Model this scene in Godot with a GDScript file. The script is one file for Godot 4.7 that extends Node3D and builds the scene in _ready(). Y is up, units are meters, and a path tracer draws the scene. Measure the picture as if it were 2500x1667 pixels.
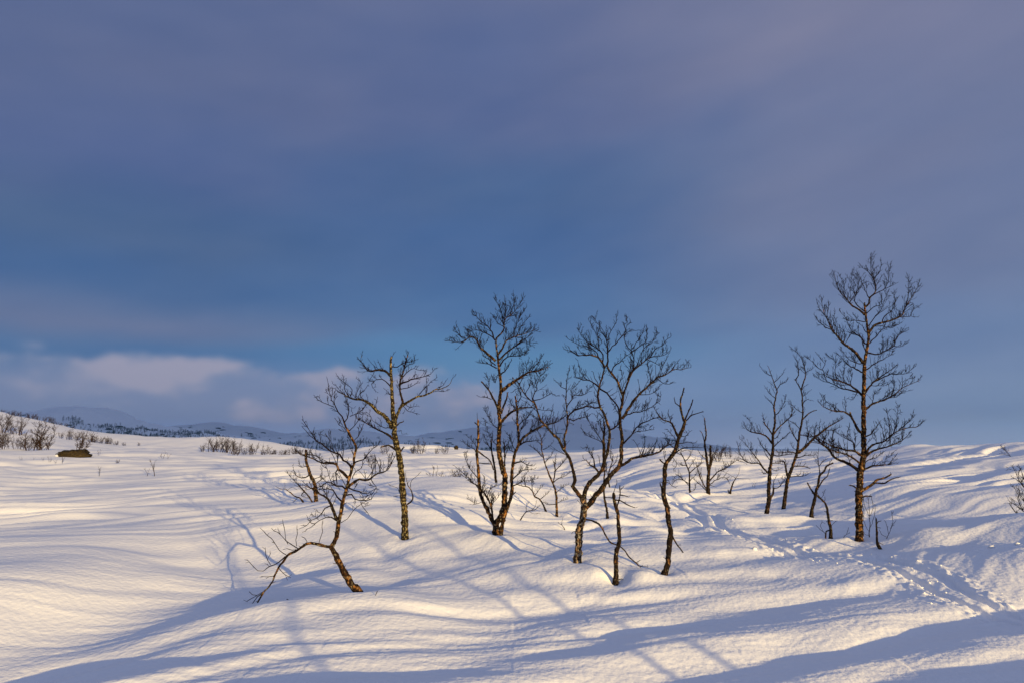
extends Node3D
# A winter heath at low sun: snow, wind ripples, dwarf birches, far hills shaded by an added cloud bank.
# x is to the right, "f" is the distance ahead of the camera (z = -f), heights are metres.

const EYE := 1.7
const SUN_HEIGHT := 6.6                      # degrees
const SUN_SIDE := Vector2(0.53, -0.848)      # towards the sun, as (x, f): behind the camera, to the right
const EXPOSURE := 1.5

class Buf extends RefCounted:
	var v := PackedVector3Array()
	var n := PackedVector3Array()
	var i := PackedInt32Array()

var rng := RandomNumberGenerator.new()
var names := {}
var anchors: Array[Vector3] = []
var weights := PackedFloat64Array()
var track: Array[Vector2] = []
var n_warp := noise(11, 1, 1)
var n_wave := noise(12, 1, 2)
var n_small := noise(13, 1, 2)
var n_hump := noise(14, 1, 2)
var n_fine := noise(15, 1, 2)
var n_mask := noise(16, 1, 1)
var n_bark := noise(17, 1, 2)
var n_crumb := noise(18, 1, 2)
var troughs: Array = []                      # depth, width, then points (x, f)
var dents: Array = []                        # x, f, height, radius
var bark_mat: StandardMaterial3D
var copper_mat: StandardMaterial3D
var lichen_mat: StandardMaterial3D
var pale_mat: StandardMaterial3D
var twig_mat: StandardMaterial3D
var shrub_mat: StandardMaterial3D
var snow_mat: StandardMaterial3D


func _ready() -> void:
	rng.seed = 4711
	var cam := Camera3D.new()
	cam.name = "camera"
	cam.position = Vector3(0, EYE, 0)
	cam.rotation = Vector3(atan(256.5 / 1667.0), 0, 0)
	cam.fov = rad_to_deg(2.0 * atan(833.5 / 1667.0))
	cam.near = 0.05
	cam.far = 9000.0
	cam.current = true
	add_child(cam)
	var we := WorldEnvironment.new()
	we.name = "environment"
	var env := Environment.new()
	env.background_mode = Environment.BG_SKY
	var sky := Sky.new()
	var pano := PanoramaSkyMaterial.new()
	pano.panorama = sky_picture()
	pano.energy_multiplier = 1.0
	sky.sky_material = pano
	env.sky = sky
	env.tonemap_mode = Environment.TONE_MAPPER_LINEAR
	env.tonemap_exposure = EXPOSURE
	env.sdfgi_enabled = true
	env.ssao_enabled = true
	env.ssil_enabled = true
	env.fog_enabled = true
	env.fog_density = 0.00012
	env.fog_light_color = Color(0.50, 0.74, 1.0)
	we.environment = env
	add_child(we)
	var sun := DirectionalLight3D.new()
	sun.name = "sun"
	sun.light_color = Color(1.0, 0.87, 0.60)
	sun.light_energy = 1.5
	sun.light_angular_distance = 0.5
	sun.shadow_enabled = true
	var e := deg_to_rad(SUN_HEIGHT)
	var to_sun := Vector3(SUN_SIDE.x * cos(e), sin(e), -SUN_SIDE.y * cos(e))
	add_child(sun)
	sun.look_at_from_position(Vector3.ZERO, -to_sun, Vector3.UP)

	materials()
	read_ground()
	build_ground()
	build_hills()
	build_shade_cloud()
	build_trees()
	build_shrubs()
	build_small_things()


# ---------------------------------------------------------------- helpers
func noise(s: int, freq: float, oct: int) -> FastNoiseLite:
	var k := FastNoiseLite.new()
	k.seed = s
	k.noise_type = FastNoiseLite.TYPE_SIMPLEX_SMOOTH
	k.frequency = freq
	k.fractal_type = FastNoiseLite.FRACTAL_FBM if oct > 1 else FastNoiseLite.FRACTAL_NONE
	k.fractal_octaves = oct
	return k


func numbered(called: String) -> String:
	var k: int = names.get(called, 0)
	names[called] = k + 1
	return called if k == 0 else "%s_%03d" % [called, k]


func tag(o: Node, label: String, category: String, group := "") -> void:
	o.set_meta("label", label)
	o.set_meta("category", category)
	if group:
		o.set_meta("group", group)


func commit(b: Buf, called: String, m: Material, parent: Node) -> MeshInstance3D:
	var mesh := ArrayMesh.new()
	var a := []
	a.resize(Mesh.ARRAY_MAX)
	a[Mesh.ARRAY_VERTEX] = b.v
	a[Mesh.ARRAY_NORMAL] = b.n
	a[Mesh.ARRAY_INDEX] = b.i
	mesh.add_surface_from_arrays(Mesh.PRIMITIVE_TRIANGLES, a)
	mesh.surface_set_material(0, m)
	var o := MeshInstance3D.new()
	o.name = called
	o.mesh = mesh
	parent.add_child(o, true)
	return o


# ---------------------------------------------------------------- sky
func mix3(a: Vector3, b: Vector3, t: float) -> Vector3:
	return a + (b - a) * clampf(t, 0.0, 1.0)


func ramp(stops: Array, at: float) -> Vector3:
	for k in range(1, stops.size()):
		if at < stops[k][0]:
			var t: float = (at - stops[k - 1][0]) / (stops[k][0] - stops[k - 1][0])
			return mix3(stops[k - 1][1], stops[k][1], t * t * (3.0 - 2.0 * t))
	return stops[-1][1]


func sky_picture() -> ImageTexture:
	var w := 1280
	var h := 640
	var im := Image.create(w, h, false, Image.FORMAT_RGBF)
	var na := noise(31, 1, 4)
	var nb := noise(32, 1, 4)
	var nc := noise(33, 1, 5)
	var left := [[0.0, Vector3(152, 163, 194)], [3.2, Vector3(122, 136, 172)], [7.3, Vector3(82, 115, 160)], [9.6, Vector3(102, 118, 155)], [12.2, Vector3(74, 104, 150)], [16.2, Vector3(75, 101, 143)], [21.1, Vector3(86, 103, 147)], [29.2, Vector3(92, 106, 146)], [60.0, Vector3(122, 130, 162)], [90.0, Vector3(128, 136, 168)]]
	var middle := [[0.0, Vector3(140, 156, 190)], [3.5, Vector3(120, 143, 181)], [7.5, Vector3(94, 136, 178)], [10.0, Vector3(84, 117, 162)], [17.0, Vector3(74, 104, 152)], [21.0, Vector3(77, 103, 147)], [27.0, Vector3(91, 106, 148)], [36.0, Vector3(102, 112, 149)], [60.0, Vector3(122, 130, 162)], [90.0, Vector3(128, 136, 168)]]
	var right := [[0.0, Vector3(150, 160, 190)], [3.3, Vector3(124, 145, 180)], [8.3, Vector3(109, 131, 170)], [14.1, Vector3(107, 122, 159)], [21.6, Vector3(110, 121, 156)], [29.9, Vector3(118, 124, 156)], [60.0, Vector3(122, 130, 162)], [90.0, Vector3(128, 136, 168)]]
	for y in h:
		var el := 90.0 - (y + 0.5) / h * 180.0
		var er := deg_to_rad(maxf(el, 0.0))
		for x in w:
			if y > h / 2 + 2:
				im.set_pixel(x, y, im.get_pixel(x, h / 2))
				continue
			var az := (x + 0.5) / w * 360.0        # a panorama starts straight ahead
			if az > 180.0:
				az -= 360.0
			var ar := deg_to_rad(az)
			var d := Vector3(sin(ar) * cos(er), sin(er), -cos(ar) * cos(er))
			var q := Vector3(d.x * 1.7, d.y * 5.0 - d.x * 0.9, d.z * 1.7)
			var n1 := na.get_noise_3dv(q)
			var n2 := nb.get_noise_3dv(Vector3(d.x * 5.0, d.y * 17.0 - d.x * 2.0, d.z * 5.0))
			var at := maxf(0.0, el + n1 * 2.2 * clampf(el / 9.0, 0.2, 1.0))
			var c: Vector3
			if az < 0.0:
				c = mix3(ramp(middle, at), ramp(left, at), smoothstep(2.0, 30.0, -az))
			else:
				c = mix3(ramp(middle, at), ramp(right, at), smoothstep(2.0, 26.0, az))
			# broad lilac cloud over bluer gaps
			c += Vector3(8, 4, 0) * n1 + Vector3(6, 4.5, 3) * n2
			# the pale bank of cloud low on the left
			var n3 := nc.get_noise_3dv(Vector3(d.x * 9.0, d.y * 20.0, d.z * 9.0))
			var top := 6.55 - 0.02 * absf(az + 24.0) + n3 * 1.5 + n1 * 0.3
			if az > -8.0:
				top -= pow((az + 8.0) * 0.23, 2.0)
			if az < -60.0:
				top -= (-az - 60.0) * 0.1
			var bank := smoothstep(-0.35, 0.7, top - el) * smoothstep(0.6, 2.6, el)
			var up := clampf((el - 2.2) / 4.2 + n3 * 1.9 + n2 * 0.8 - 0.1, 0.0, 1.0)
			var glow := mix3(Vector3(128, 141, 173), Vector3(158, 158, 180), up)
			c = mix3(c, glow, bank * clampf(0.9 + n3 * 0.4, 0.0, 1.0) * (0.35 + 0.65 * smoothstep(-50.0, -30.0, az)))
			var l := Color(c.x / 255.0, c.y / 255.0, c.z / 255.0).srgb_to_linear()
			# the half of the sky towards the sun is thinner cloud and brighter
			var sunward := (d.x * SUN_SIDE.x + d.z * -SUN_SIDE.y)
			var more := 0.75 * smoothstep(-0.25, 1.0, sunward) + 0.25 * smoothstep(0.6, 1.0, d.y)
			l = Color(l.r * (1.0 + more * 0.75), l.g * (1.0 + more * 0.8), l.b * (1.0 + more * 0.7))
			im.set_pixel(x, y, Color(l.r / EXPOSURE, l.g / EXPOSURE, l.b / EXPOSURE))
	return ImageTexture.create_from_image(im)


# ---------------------------------------------------------------- materials
func matte(c: Color, rough: float) -> StandardMaterial3D:
	var m := StandardMaterial3D.new()
	m.albedo_color = c.linear_to_srgb()
	m.roughness = rough
	m.metallic_specular = 0.12
	return m


func relief(s: int, size: int, freq: float, oct: int) -> ImageTexture:
	var k := noise(s, freq, oct)
	var grey := k.get_seamless_image(size, size)
	grey.convert(Image.FORMAT_RF)
	return ImageTexture.create_from_image(grey)


func bark(s: int, base: Color, copper: Color, lichen: Color, copper_from: float, lichen_from: float) -> StandardMaterial3D:
	var size := 384
	var k1 := noise(s, 0.015, 4)
	var k2 := noise(s + 1, 0.030, 3)
	var k3 := noise(s + 2, 0.11, 2)
	var a := k1.get_seamless_image(size, size)
	var b := k2.get_seamless_image(size, size)
	var c := k3.get_seamless_image(size, size)
	var im := Image.create(size, size, false, Image.FORMAT_RGB8)
	for y in size:
		for x in size:
			var p := a.get_pixel(x, y).r
			var q := b.get_pixel(x, y).r
			var r := c.get_pixel(x, y).r
			var col := base.lerp(base * 2.1, clampf(r * 1.6 - 0.5, 0.0, 1.0))
			col = col.lerp(copper, smoothstep(copper_from, copper_from + 0.07, p + (r - 0.5) * 0.25))
			col = col.lerp(lichen, smoothstep(lichen_from, lichen_from + 0.06, q + (r - 0.5) * 0.3))
			im.set_pixel(x, y, col.linear_to_srgb())
	var m := matte(Color.WHITE, 0.9)
	m.albedo_texture = ImageTexture.create_from_image(im)
	m.uv1_triplanar = true
	m.uv1_scale = Vector3(2.2, 1.5, 2.2)
	m.heightmap_enabled = true
	m.heightmap_texture = relief(s + 5, 256, 0.05, 4)
	m.heightmap_scale = 1.2
	return m


func materials() -> void:
	bark_mat = bark(50, Color(0.010, 0.007, 0.006), Color(0.20, 0.092, 0.034), Color(0.22, 0.20, 0.13), 0.69, 0.77)
	copper_mat = bark(60, Color(0.012, 0.007, 0.005), Color(0.29, 0.125, 0.030), Color(0.30, 0.26, 0.17), 0.67, 0.74)
	lichen_mat = bark(70, Color(0.012, 0.009, 0.006), Color(0.22, 0.125, 0.04), Color(0.30, 0.25, 0.12), 0.69, 0.68)
	pale_mat = bark(80, Color(0.02, 0.013, 0.010), Color(0.36, 0.21, 0.10), Color(0.32, 0.30, 0.23), 0.56, 0.64)
	twig_mat = matte(Color(0.010, 0.006, 0.0055), 0.85)
	shrub_mat = matte(Color(0.036, 0.022, 0.016), 0.85)
	snow_mat = matte(Color(0.90, 0.90, 0.905), 0.75)
	snow_mat.metallic_specular = 0.2
	snow_mat.uv1_triplanar = true
	snow_mat.uv1_world_triplanar = true
	snow_mat.uv1_scale = Vector3(0.55, 0.55, 0.55)
	snow_mat.heightmap_enabled = true
	snow_mat.heightmap_texture = relief(90, 1024, 0.02, 6)
	snow_mat.heightmap_scale = 0.65


# ---------------------------------------------------------------- ground
func kernel(d2: float) -> float:
	return 0.0 if d2 < 1e-9 else 0.5 * d2 * log(d2)


# A smooth sheet through surveyed heights (thin-plate spline).
func read_ground() -> void:
	anchors = [
		Vector3(-1.7, .088, 7.9), Vector3(-4.8, .323, 17), Vector3(-1.75, .201, 11.5), Vector3(-.26, .251, 12), Vector3(.81, .147, 16.5),
		Vector3(1.03, .08, 16), Vector3(.17, .119, 14.5), Vector3(.92, .071, 9.9), Vector3(1.34, .064, 9.2), Vector3(2.04, .101, 15),
		Vector3(3.23, .05, 23), Vector3(2.01, .067, 9.4), Vector3(5.64, .195, 22), Vector3(6.87, .132, 22), Vector3(5.99, .088, 16.5),
		Vector3(6.98, .07, 18), Vector3(6.84, .057, 16), Vector3(5.52, .048, 12.2), Vector3(5.86, .065, 11.9), Vector3(9.74, .196, 13.2),
		Vector3(0, 0, .5), Vector3(-2.5, -.02, 3), Vector3(2.5, 0, 3), Vector3(0, 0, 5), Vector3(3.6, .05, 5),
		Vector3(0, -.05, 7), Vector3(2, -.02, 8), Vector3(4.5, .07, 6.5), Vector3(6, .06, 8), Vector3(-3.2, -.03, 4.8),
		Vector3(-4.6, -.15, 6.2), Vector3(-4, -.17, 6.9), Vector3(-3.9, -.12, 8.2), Vector3(-3.9, -.06, 9.9), Vector3(-5.6, .1, 6.3),
		Vector3(-5.1, .17, 7.6), Vector3(-5.2, .24, 9), Vector3(-5.6, .3, 11), Vector3(-7.5, .22, 8), Vector3(-8.5, .3, 12),
		Vector3(-3.1, .02, 6.4), Vector3(-2.8, .05, 7.4), Vector3(-10.18, .009, 14), Vector3(-6.36, .36, 14.5), Vector3(-10.43, .129, 17),
		Vector3(-9.25, .36, 21), Vector3(-16.88, .232, 23), Vector3(-12.27, .581, 32), Vector3(-15.43, .442, 30), Vector3(-18.39, .454, 31),
		Vector3(-3.91, .509, 14.2), Vector3(-3.62, .77, 20.5), Vector3(-2.35, .759, 21), Vector3(-.87, .723, 21), Vector3(.76, .637, 21.5),
		Vector3(2.07, .587, 22), Vector3(4.97, .173, 23.5), Vector3(-5.04, .277, 24.5), Vector3(-3.96, .104, 25), Vector3(-2.84, .028, 25.5),
		Vector3(-1.07, -.034, 26), Vector3(.93, -.113, 26.5), Vector3(2.53, -.147, 27), Vector3(4.11, -.28, 28), Vector3(-1.6, .5, 14),
		Vector3(-1.9, .74, 17), Vector3(-.6, .42, 14.5), Vector3(-.7, .68, 17.5), Vector3(.4, .36, 17.5), Vector3(-6.38, .755, 36),
		Vector3(-3.51, .679, 35), Vector3(-1.45, .517, 35), Vector3(1.27, .233, 36), Vector3(2.69, .371, 38), Vector3(6.55, .456, 28.5),
		Vector3(7.24, 1.086, 35), Vector3(4.13, .314, 35), Vector3(3.84, 1.363, 48), Vector3(5.37, 1.431, 46), Vector3(7.39, 1.524, 43),
		Vector3(9.71, 1.577, 42), Vector3(12.8, 1.282, 42), Vector3(14.71, 1.16, 44), Vector3(17.69, 1.054, 46), Vector3(8.2, .518, 29),
		Vector3(8.81, .248, 25), Vector3(11.68, .546, 33), Vector3(10.15, .497, 23), Vector3(14.41, .737, 33), Vector3(18.68, .952, 40),
		Vector3(19.57, 1.344, 38), Vector3(20.38, 1.658, 36), Vector3(21.38, 1.782, 35), Vector3(22.55, 1.8, 34), Vector3(23.73, 1.85, 32),
		Vector3(25.58, 1.918, 31), Vector3(10.36, .628, 16.8), Vector3(9.06, .554, 12.4), Vector3(15.48, .966, 21), Vector3(14.15, .861, 24),
		Vector3(7.46, .299, 12.8), Vector3(6.1, .243, 8.8), Vector3(15.56, .926, 19), Vector3(8.09, .456, 10.3), Vector3(-37.32, 1.437, 45),
		Vector3(-33.32, 1.41, 45), Vector3(-31.06, 1.404, 46), Vector3(-26.72, 1.197, 43), Vector3(-25.87, 1.269, 46), Vector3(-23.2, 1.127, 49),
		Vector3(-19.22, .794, 50), Vector3(-15.68, .849, 52), Vector3(-11.84, 1.144, 50), Vector3(-14.32, 1.279, 60), Vector3(-11.32, 1.7, 55),
		Vector3(-8.54, 1.852, 52), Vector3(-6.47, 1.7, 52), Vector3(-4.68, 1.551, 51), Vector3(-2.67, 1.378, 50), Vector3(-.44, .998, 50),
		Vector3(-97.3, 9.327, 112), Vector3(-83.69, 7.722, 112), Vector3(-79.75, 6.589, 112), Vector3(-72.02, 4.798, 112), Vector3(-67.67, 3.872, 112),
		Vector3(-62.67, 3.081, 112), Vector3(-57.03, 2.968, 108), Vector3(-48.12, 2.992, 100), Vector3(-42.77, 2.94, 96), Vector3(-37.83, 2.997, 92),
		Vector3(-31.98, 2.078, 92), Vector3(-28.9, 1.538, 92), Vector3(-25.06, .839, 92), Vector3(-56.53, 3.488, 76), Vector3(-55.2, 3.259, 78),
		Vector3(-51.09, 2.085, 82), Vector3(-40.31, 1.606, 80), Vector3(-30.23, 1.05, 74), Vector3(-21.86, .62, 66), Vector3(-60.4, 3.347, 70),
		Vector3(-154.51, 8, 160), Vector3(-103.91, 8, 160), Vector3(-64.64, -5, 160), Vector3(-31.1, -5, 160), Vector3(0, -5, 160),
		Vector3(31.1, -5, 160), Vector3(64.64, -5, 160), Vector3(103.91, -5, 160), Vector3(154.51, -5, 160), Vector3(5.67, -.5, 70),
		Vector3(15.44, -.5, 66), Vector3(26.51, -.5, 68), Vector3(33.23, -.5, 58), Vector3(41.24, -.5, 55), Vector3(-7.07, -.5, 76),
		Vector3(10.39, .75, 6), Vector3(25.98, 2.2, 15), Vector3(69.28, 1, 40), Vector3(11.82, .5, -2.08), Vector3(39.39, 0, -6.95),
		Vector3(118.18, -2, -20.84), Vector3(8.03, .2, -11.47), Vector3(25.81, -.5, -36.86), Vector3(80.3, -4, -114.68), Vector3(0, 0, -15),
		Vector3(0, -1, -60), Vector3(-7.5, .1, -12.99), Vector3(-30, 0, -51.96), Vector3(-11.28, .3, -4.1), Vector3(-37.59, .8, -13.68),
		Vector3(-112.76, 0, -41.04), Vector3(-12.69, .35, 5.92), Vector3(-30.81, 1.3, 14.37), Vector3(-77.94, 4, 45)
	]
	track = [Vector2(4.62, 22.5), Vector2(4.51, 20.7), Vector2(4.48, 16.8), Vector2(4.22, 14.5), Vector2(4.37, 13.1), Vector2(4.47, 11.6), Vector2(4.61, 10.7), Vector2(5.14, 10.2), Vector2(5.19, 9.4), Vector2(5.16, 8.6), Vector2(5.03, 7.85), Vector2(5.15, 7.2), Vector2(5.48, 6.9)]
	troughs = [
		[.07, .24, PackedVector2Array([Vector2(-4.22, 5.62), Vector2(-3.47, 6.21), Vector2(-2.67, 6.7), Vector2(-1.9, 6.98), Vector2(0, 7.7), Vector2(.78, 8.17), Vector2(2.14, 8.41)])],
		[.06, .22, PackedVector2Array([Vector2(-4.17, 5.15), Vector2(-3.94, 5.25), Vector2(-3.07, 5.83), Vector2(-1.92, 6.33), Vector2(0, 7.08)])],
		[.06, .2, PackedVector2Array([Vector2(-3.26, 4.72), Vector2(-2.86, 5.02), Vector2(-2.34, 5.43), Vector2(-1.61, 5.94), Vector2(0, 6.7)])],
		[.075, .24, PackedVector2Array([Vector2(-2.41, 4.72), Vector2(-2.01, 5.04), Vector2(-1.15, 5.55), Vector2(0, 6.19), Vector2(.61, 6.44)])],
		[.075, .26, PackedVector2Array([Vector2(.7, 6.91), Vector2(.97, 7.08), Vector2(2.21, 7.7), Vector2(3.39, 8.17), Vector2(4.64, 8.56)])],
		[.05, .26, PackedVector2Array([Vector2(-.52, 8.72), Vector2(0, 8.86), Vector2(2.01, 9.03), Vector2(4.16, 9.32)])],
		[.085, .32, PackedVector2Array([Vector2(-.3, 5.06), Vector2(0, 5.15), Vector2(1.08, 5.65), Vector2(2, 6.08), Vector2(3.18, 6.44), Vector2(4.93, 7.36), Vector2(6.02, 7.66)])],
		[.07, .35, PackedVector2Array([Vector2(1.83, 9.84), Vector2(2.27, 10.16), Vector2(4.46, 11.2), Vector2(5.1, 11.34)])],
		[.07, .22, PackedVector2Array([Vector2(.99, 4.72), Vector2(2.05, 5.25), Vector2(3.23, 5.67), Vector2(4.74, 6.03)])],
		[.06, .2, PackedVector2Array([Vector2(1.56, 4.72), Vector2(2.78, 5.15), Vector2(4.28, 5.45)])],
		[.05, .3, PackedVector2Array([Vector2(-.45, 10.82), Vector2(1.2, 11.81), Vector2(2.24, 12.06)])]
	]
	var n := anchors.size()
	var m := n + 3
	var rows: Array[PackedFloat64Array] = []
	for i in n:
		var r := PackedFloat64Array()
		r.resize(m + 1)
		for j in n:
			r[j] = kernel((anchors[i].x - anchors[j].x) ** 2 + (anchors[i].z - anchors[j].z) ** 2)
		r[i] += 0.02 + 0.0012 * (anchors[i].x ** 2 + anchors[i].z ** 2)
		r[n] = 1.0
		r[n + 1] = anchors[i].x
		r[n + 2] = anchors[i].z
		r[m] = anchors[i].y
		rows.append(r)
	for k in 3:
		var r := PackedFloat64Array()
		r.resize(m + 1)
		for j in n:
			r[j] = 1.0 if k == 0 else anchors[j].x if k == 1 else anchors[j].z
		rows.append(r)
	for c in m:
		var best := c
		for i in range(c, m):
			if absf(rows[i][c]) > absf(rows[best][c]):
				best = i
		var keep := rows[c]
		rows[c] = rows[best]
		rows[best] = keep
		var top := rows[c]
		for i in range(c + 1, m):
			var row := rows[i]
			var k := row[c] / top[c]
			if k != 0.0:
				for j in range(c, m + 1):
					row[j] -= k * top[j]
				rows[i] = row
	weights.resize(m)
	for i in range(m - 1, -1, -1):
		var t := rows[i][m]
		for j in range(i + 1, m):
			t -= rows[i][j] * weights[j]
		weights[i] = t / rows[i][i]


func sheet(x: float, f: float) -> float:
	var n := anchors.size()
	var r := sqrt(x * x + f * f)
	var k := minf(1.0, 240.0 / maxf(r, 1.0))
	var t := weights[n] + weights[n + 1] * x * k + weights[n + 2] * f * k
	for j in n:
		var a := anchors[j]
		var d2: float = (x * k - a.x) * (x * k - a.x) + (f * k - a.z) * (f * k - a.z)
		if d2 > 1e-9:
			t += weights[j] * 0.5 * d2 * log(d2)
	return lerpf(t, -8.0, smoothstep(130.0, 235.0, r))


# Wind ripples, humps, tree hollows and the ski track on top of that sheet.
func details(x: float, f: float, near: bool) -> float:
	var r := sqrt(x * x + f * f)
	if r > 700.0:
		return 0.0
	var a := x * 0.915 + f * 0.40
	var b := -x * 0.40 + f * 0.915
	b += n_warp.get_noise_2d(x * 0.13, f * 0.13) * 1.1 + n_warp.get_noise_2d(x * 0.4 + 40.0, f * 0.4) * 0.25
	var hill := smoothstep(9.0, 24.0, r)
	var m := 0.55 + 0.45 * n_mask.get_noise_2d(x * 0.14, f * 0.14) + 0.2 * hill
	var h := n_wave.get_noise_2d(a * 0.13, b * 0.95) * (0.058 + 0.045 * hill) * m
	h += n_hump.get_noise_2d(a * 0.2, b * 0.33) * (0.10 + 0.05 * hill) * m
	if r > 14.0:
		h += n_wave.get_noise_2d(a * 0.04 + 9.0, b * 0.30) * 0.11 * hill
	if r < 90.0:
		h += n_small.get_noise_2d(a * 0.55, b * 2.9) * 0.010 * (0.4 + m)
	# softly heaped snow over buried heath beyond the big trees
	var heap := exp(-pow((x - 3.6) / 4.2, 2.0) - pow((f - 16.5) / 4.6, 2.0)) + 0.7 * exp(-pow((x + 2.4) / 1.9, 2.0) - pow((f - 9.6) / 1.9, 2.0))
	if heap > 0.02:
		h += heap * n_hump.get_noise_2d(x * 0.62 + 5.0, f * 0.5) * 0.14
	if near and r < 26.0:
		h += n_small.get_noise_2d(a * 2.2 + 3.0, b * 8.0) * 0.003
	if near and r < 13.0:
		h += n_fine.get_noise_2d(a * 8.0, b * 15.0) * 0.0018
	if near and r < 16.0:
		h += hollows(x, f)
	if f > 6.0 and f < 23.5 and x > 3.5 and x < 13.0:
		h += skied(Vector2(x, f))
	if r > 20.0:
		return h
	for d in dents:
		var dd: float = (x - d[0]) * (x - d[0]) + (f - d[1]) * (f - d[1])
		if dd < d[3] * d[3] * 9.0:
			h += d[2] * exp(-dd / (d[3] * d[3]))
	return h


# long wind-scoured hollows: the near side of each falls into shade
func hollows(x: float, f: float) -> float:
	var h := 0.0
	for t in troughs:
		var pts: PackedVector2Array = t[2]
		var last := pts.size() - 1
		if x < pts[0].x - 0.8 or x > pts[last].x + 0.8:
			continue
		var k := 0
		while k < last - 1 and x > pts[k + 1].x:
			k += 1
		var slope := (pts[k + 1].y - pts[k].y) / (pts[k + 1].x - pts[k].x)
		var away := (f - pts[k].y - slope * (x - pts[k].x)) / sqrt(1.0 + slope * slope)
		away += n_warp.get_noise_2d(x * 0.9, f * 0.9) * 0.10
		var fade := smoothstep(-0.8, 0.5, x - pts[0].x) * smoothstep(-0.8, 0.5, pts[last].x - x)
		var s: float = t[1]
		if away < 0.0:
			s *= 1.7
		if absf(away) < s * 3.0:
			h -= 1.05 * t[0] * fade * exp(-away * away / (s * s))
	return h


func skied(p: Vector2) -> float:
	var best := 9.0
	var side := 1.0
	for k in range(1, track.size()):
		var a := track[k - 1]
		var b := track[k]
		var q := Geometry2D.get_closest_point_to_segment(p, a, b)
		var d := p.distance_to(q)
		if d < best:
			best = d
			side = signf((b - a).cross(p - a))
	if best > 1.1:
		return 0.0
	var s := best * side + n_crumb.get_noise_2d(p.x * 1.1, p.y * 1.1) * 0.06
	var rough := n_crumb.get_noise_2d(p.x * 7.0, p.y * 7.0)
	var wide := maxf(0.055, 0.0050 * p.y)
	rough *= 1.0 - smoothstep(11.0, 17.0, p.y)
	var h := -0.048 * exp(-pow((absf(s) - 0.09 - wide) / wide, 4.0)) - 0.02 * exp(-pow(s / 0.42, 4.0))
	h += 0.018 * exp(-pow((absf(s) - 0.18 - 2.3 * wide) / (0.05 + wide), 2.0)) * (0.7 + rough * 1.5)
	return h + 0.008 * rough * exp(-pow(best / 0.5, 4.0))


func ground(x: float, f: float) -> float:
	return sheet(x, f) + details(x, f, true)


func cubic(a: float, b: float, c: float, d: float, t: float) -> float:
	return b + 0.5 * t * (c - a + t * (2.0 * a - 5.0 * b + 4.0 * c - d + t * (3.0 * (b - c) + d - a)))


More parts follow.
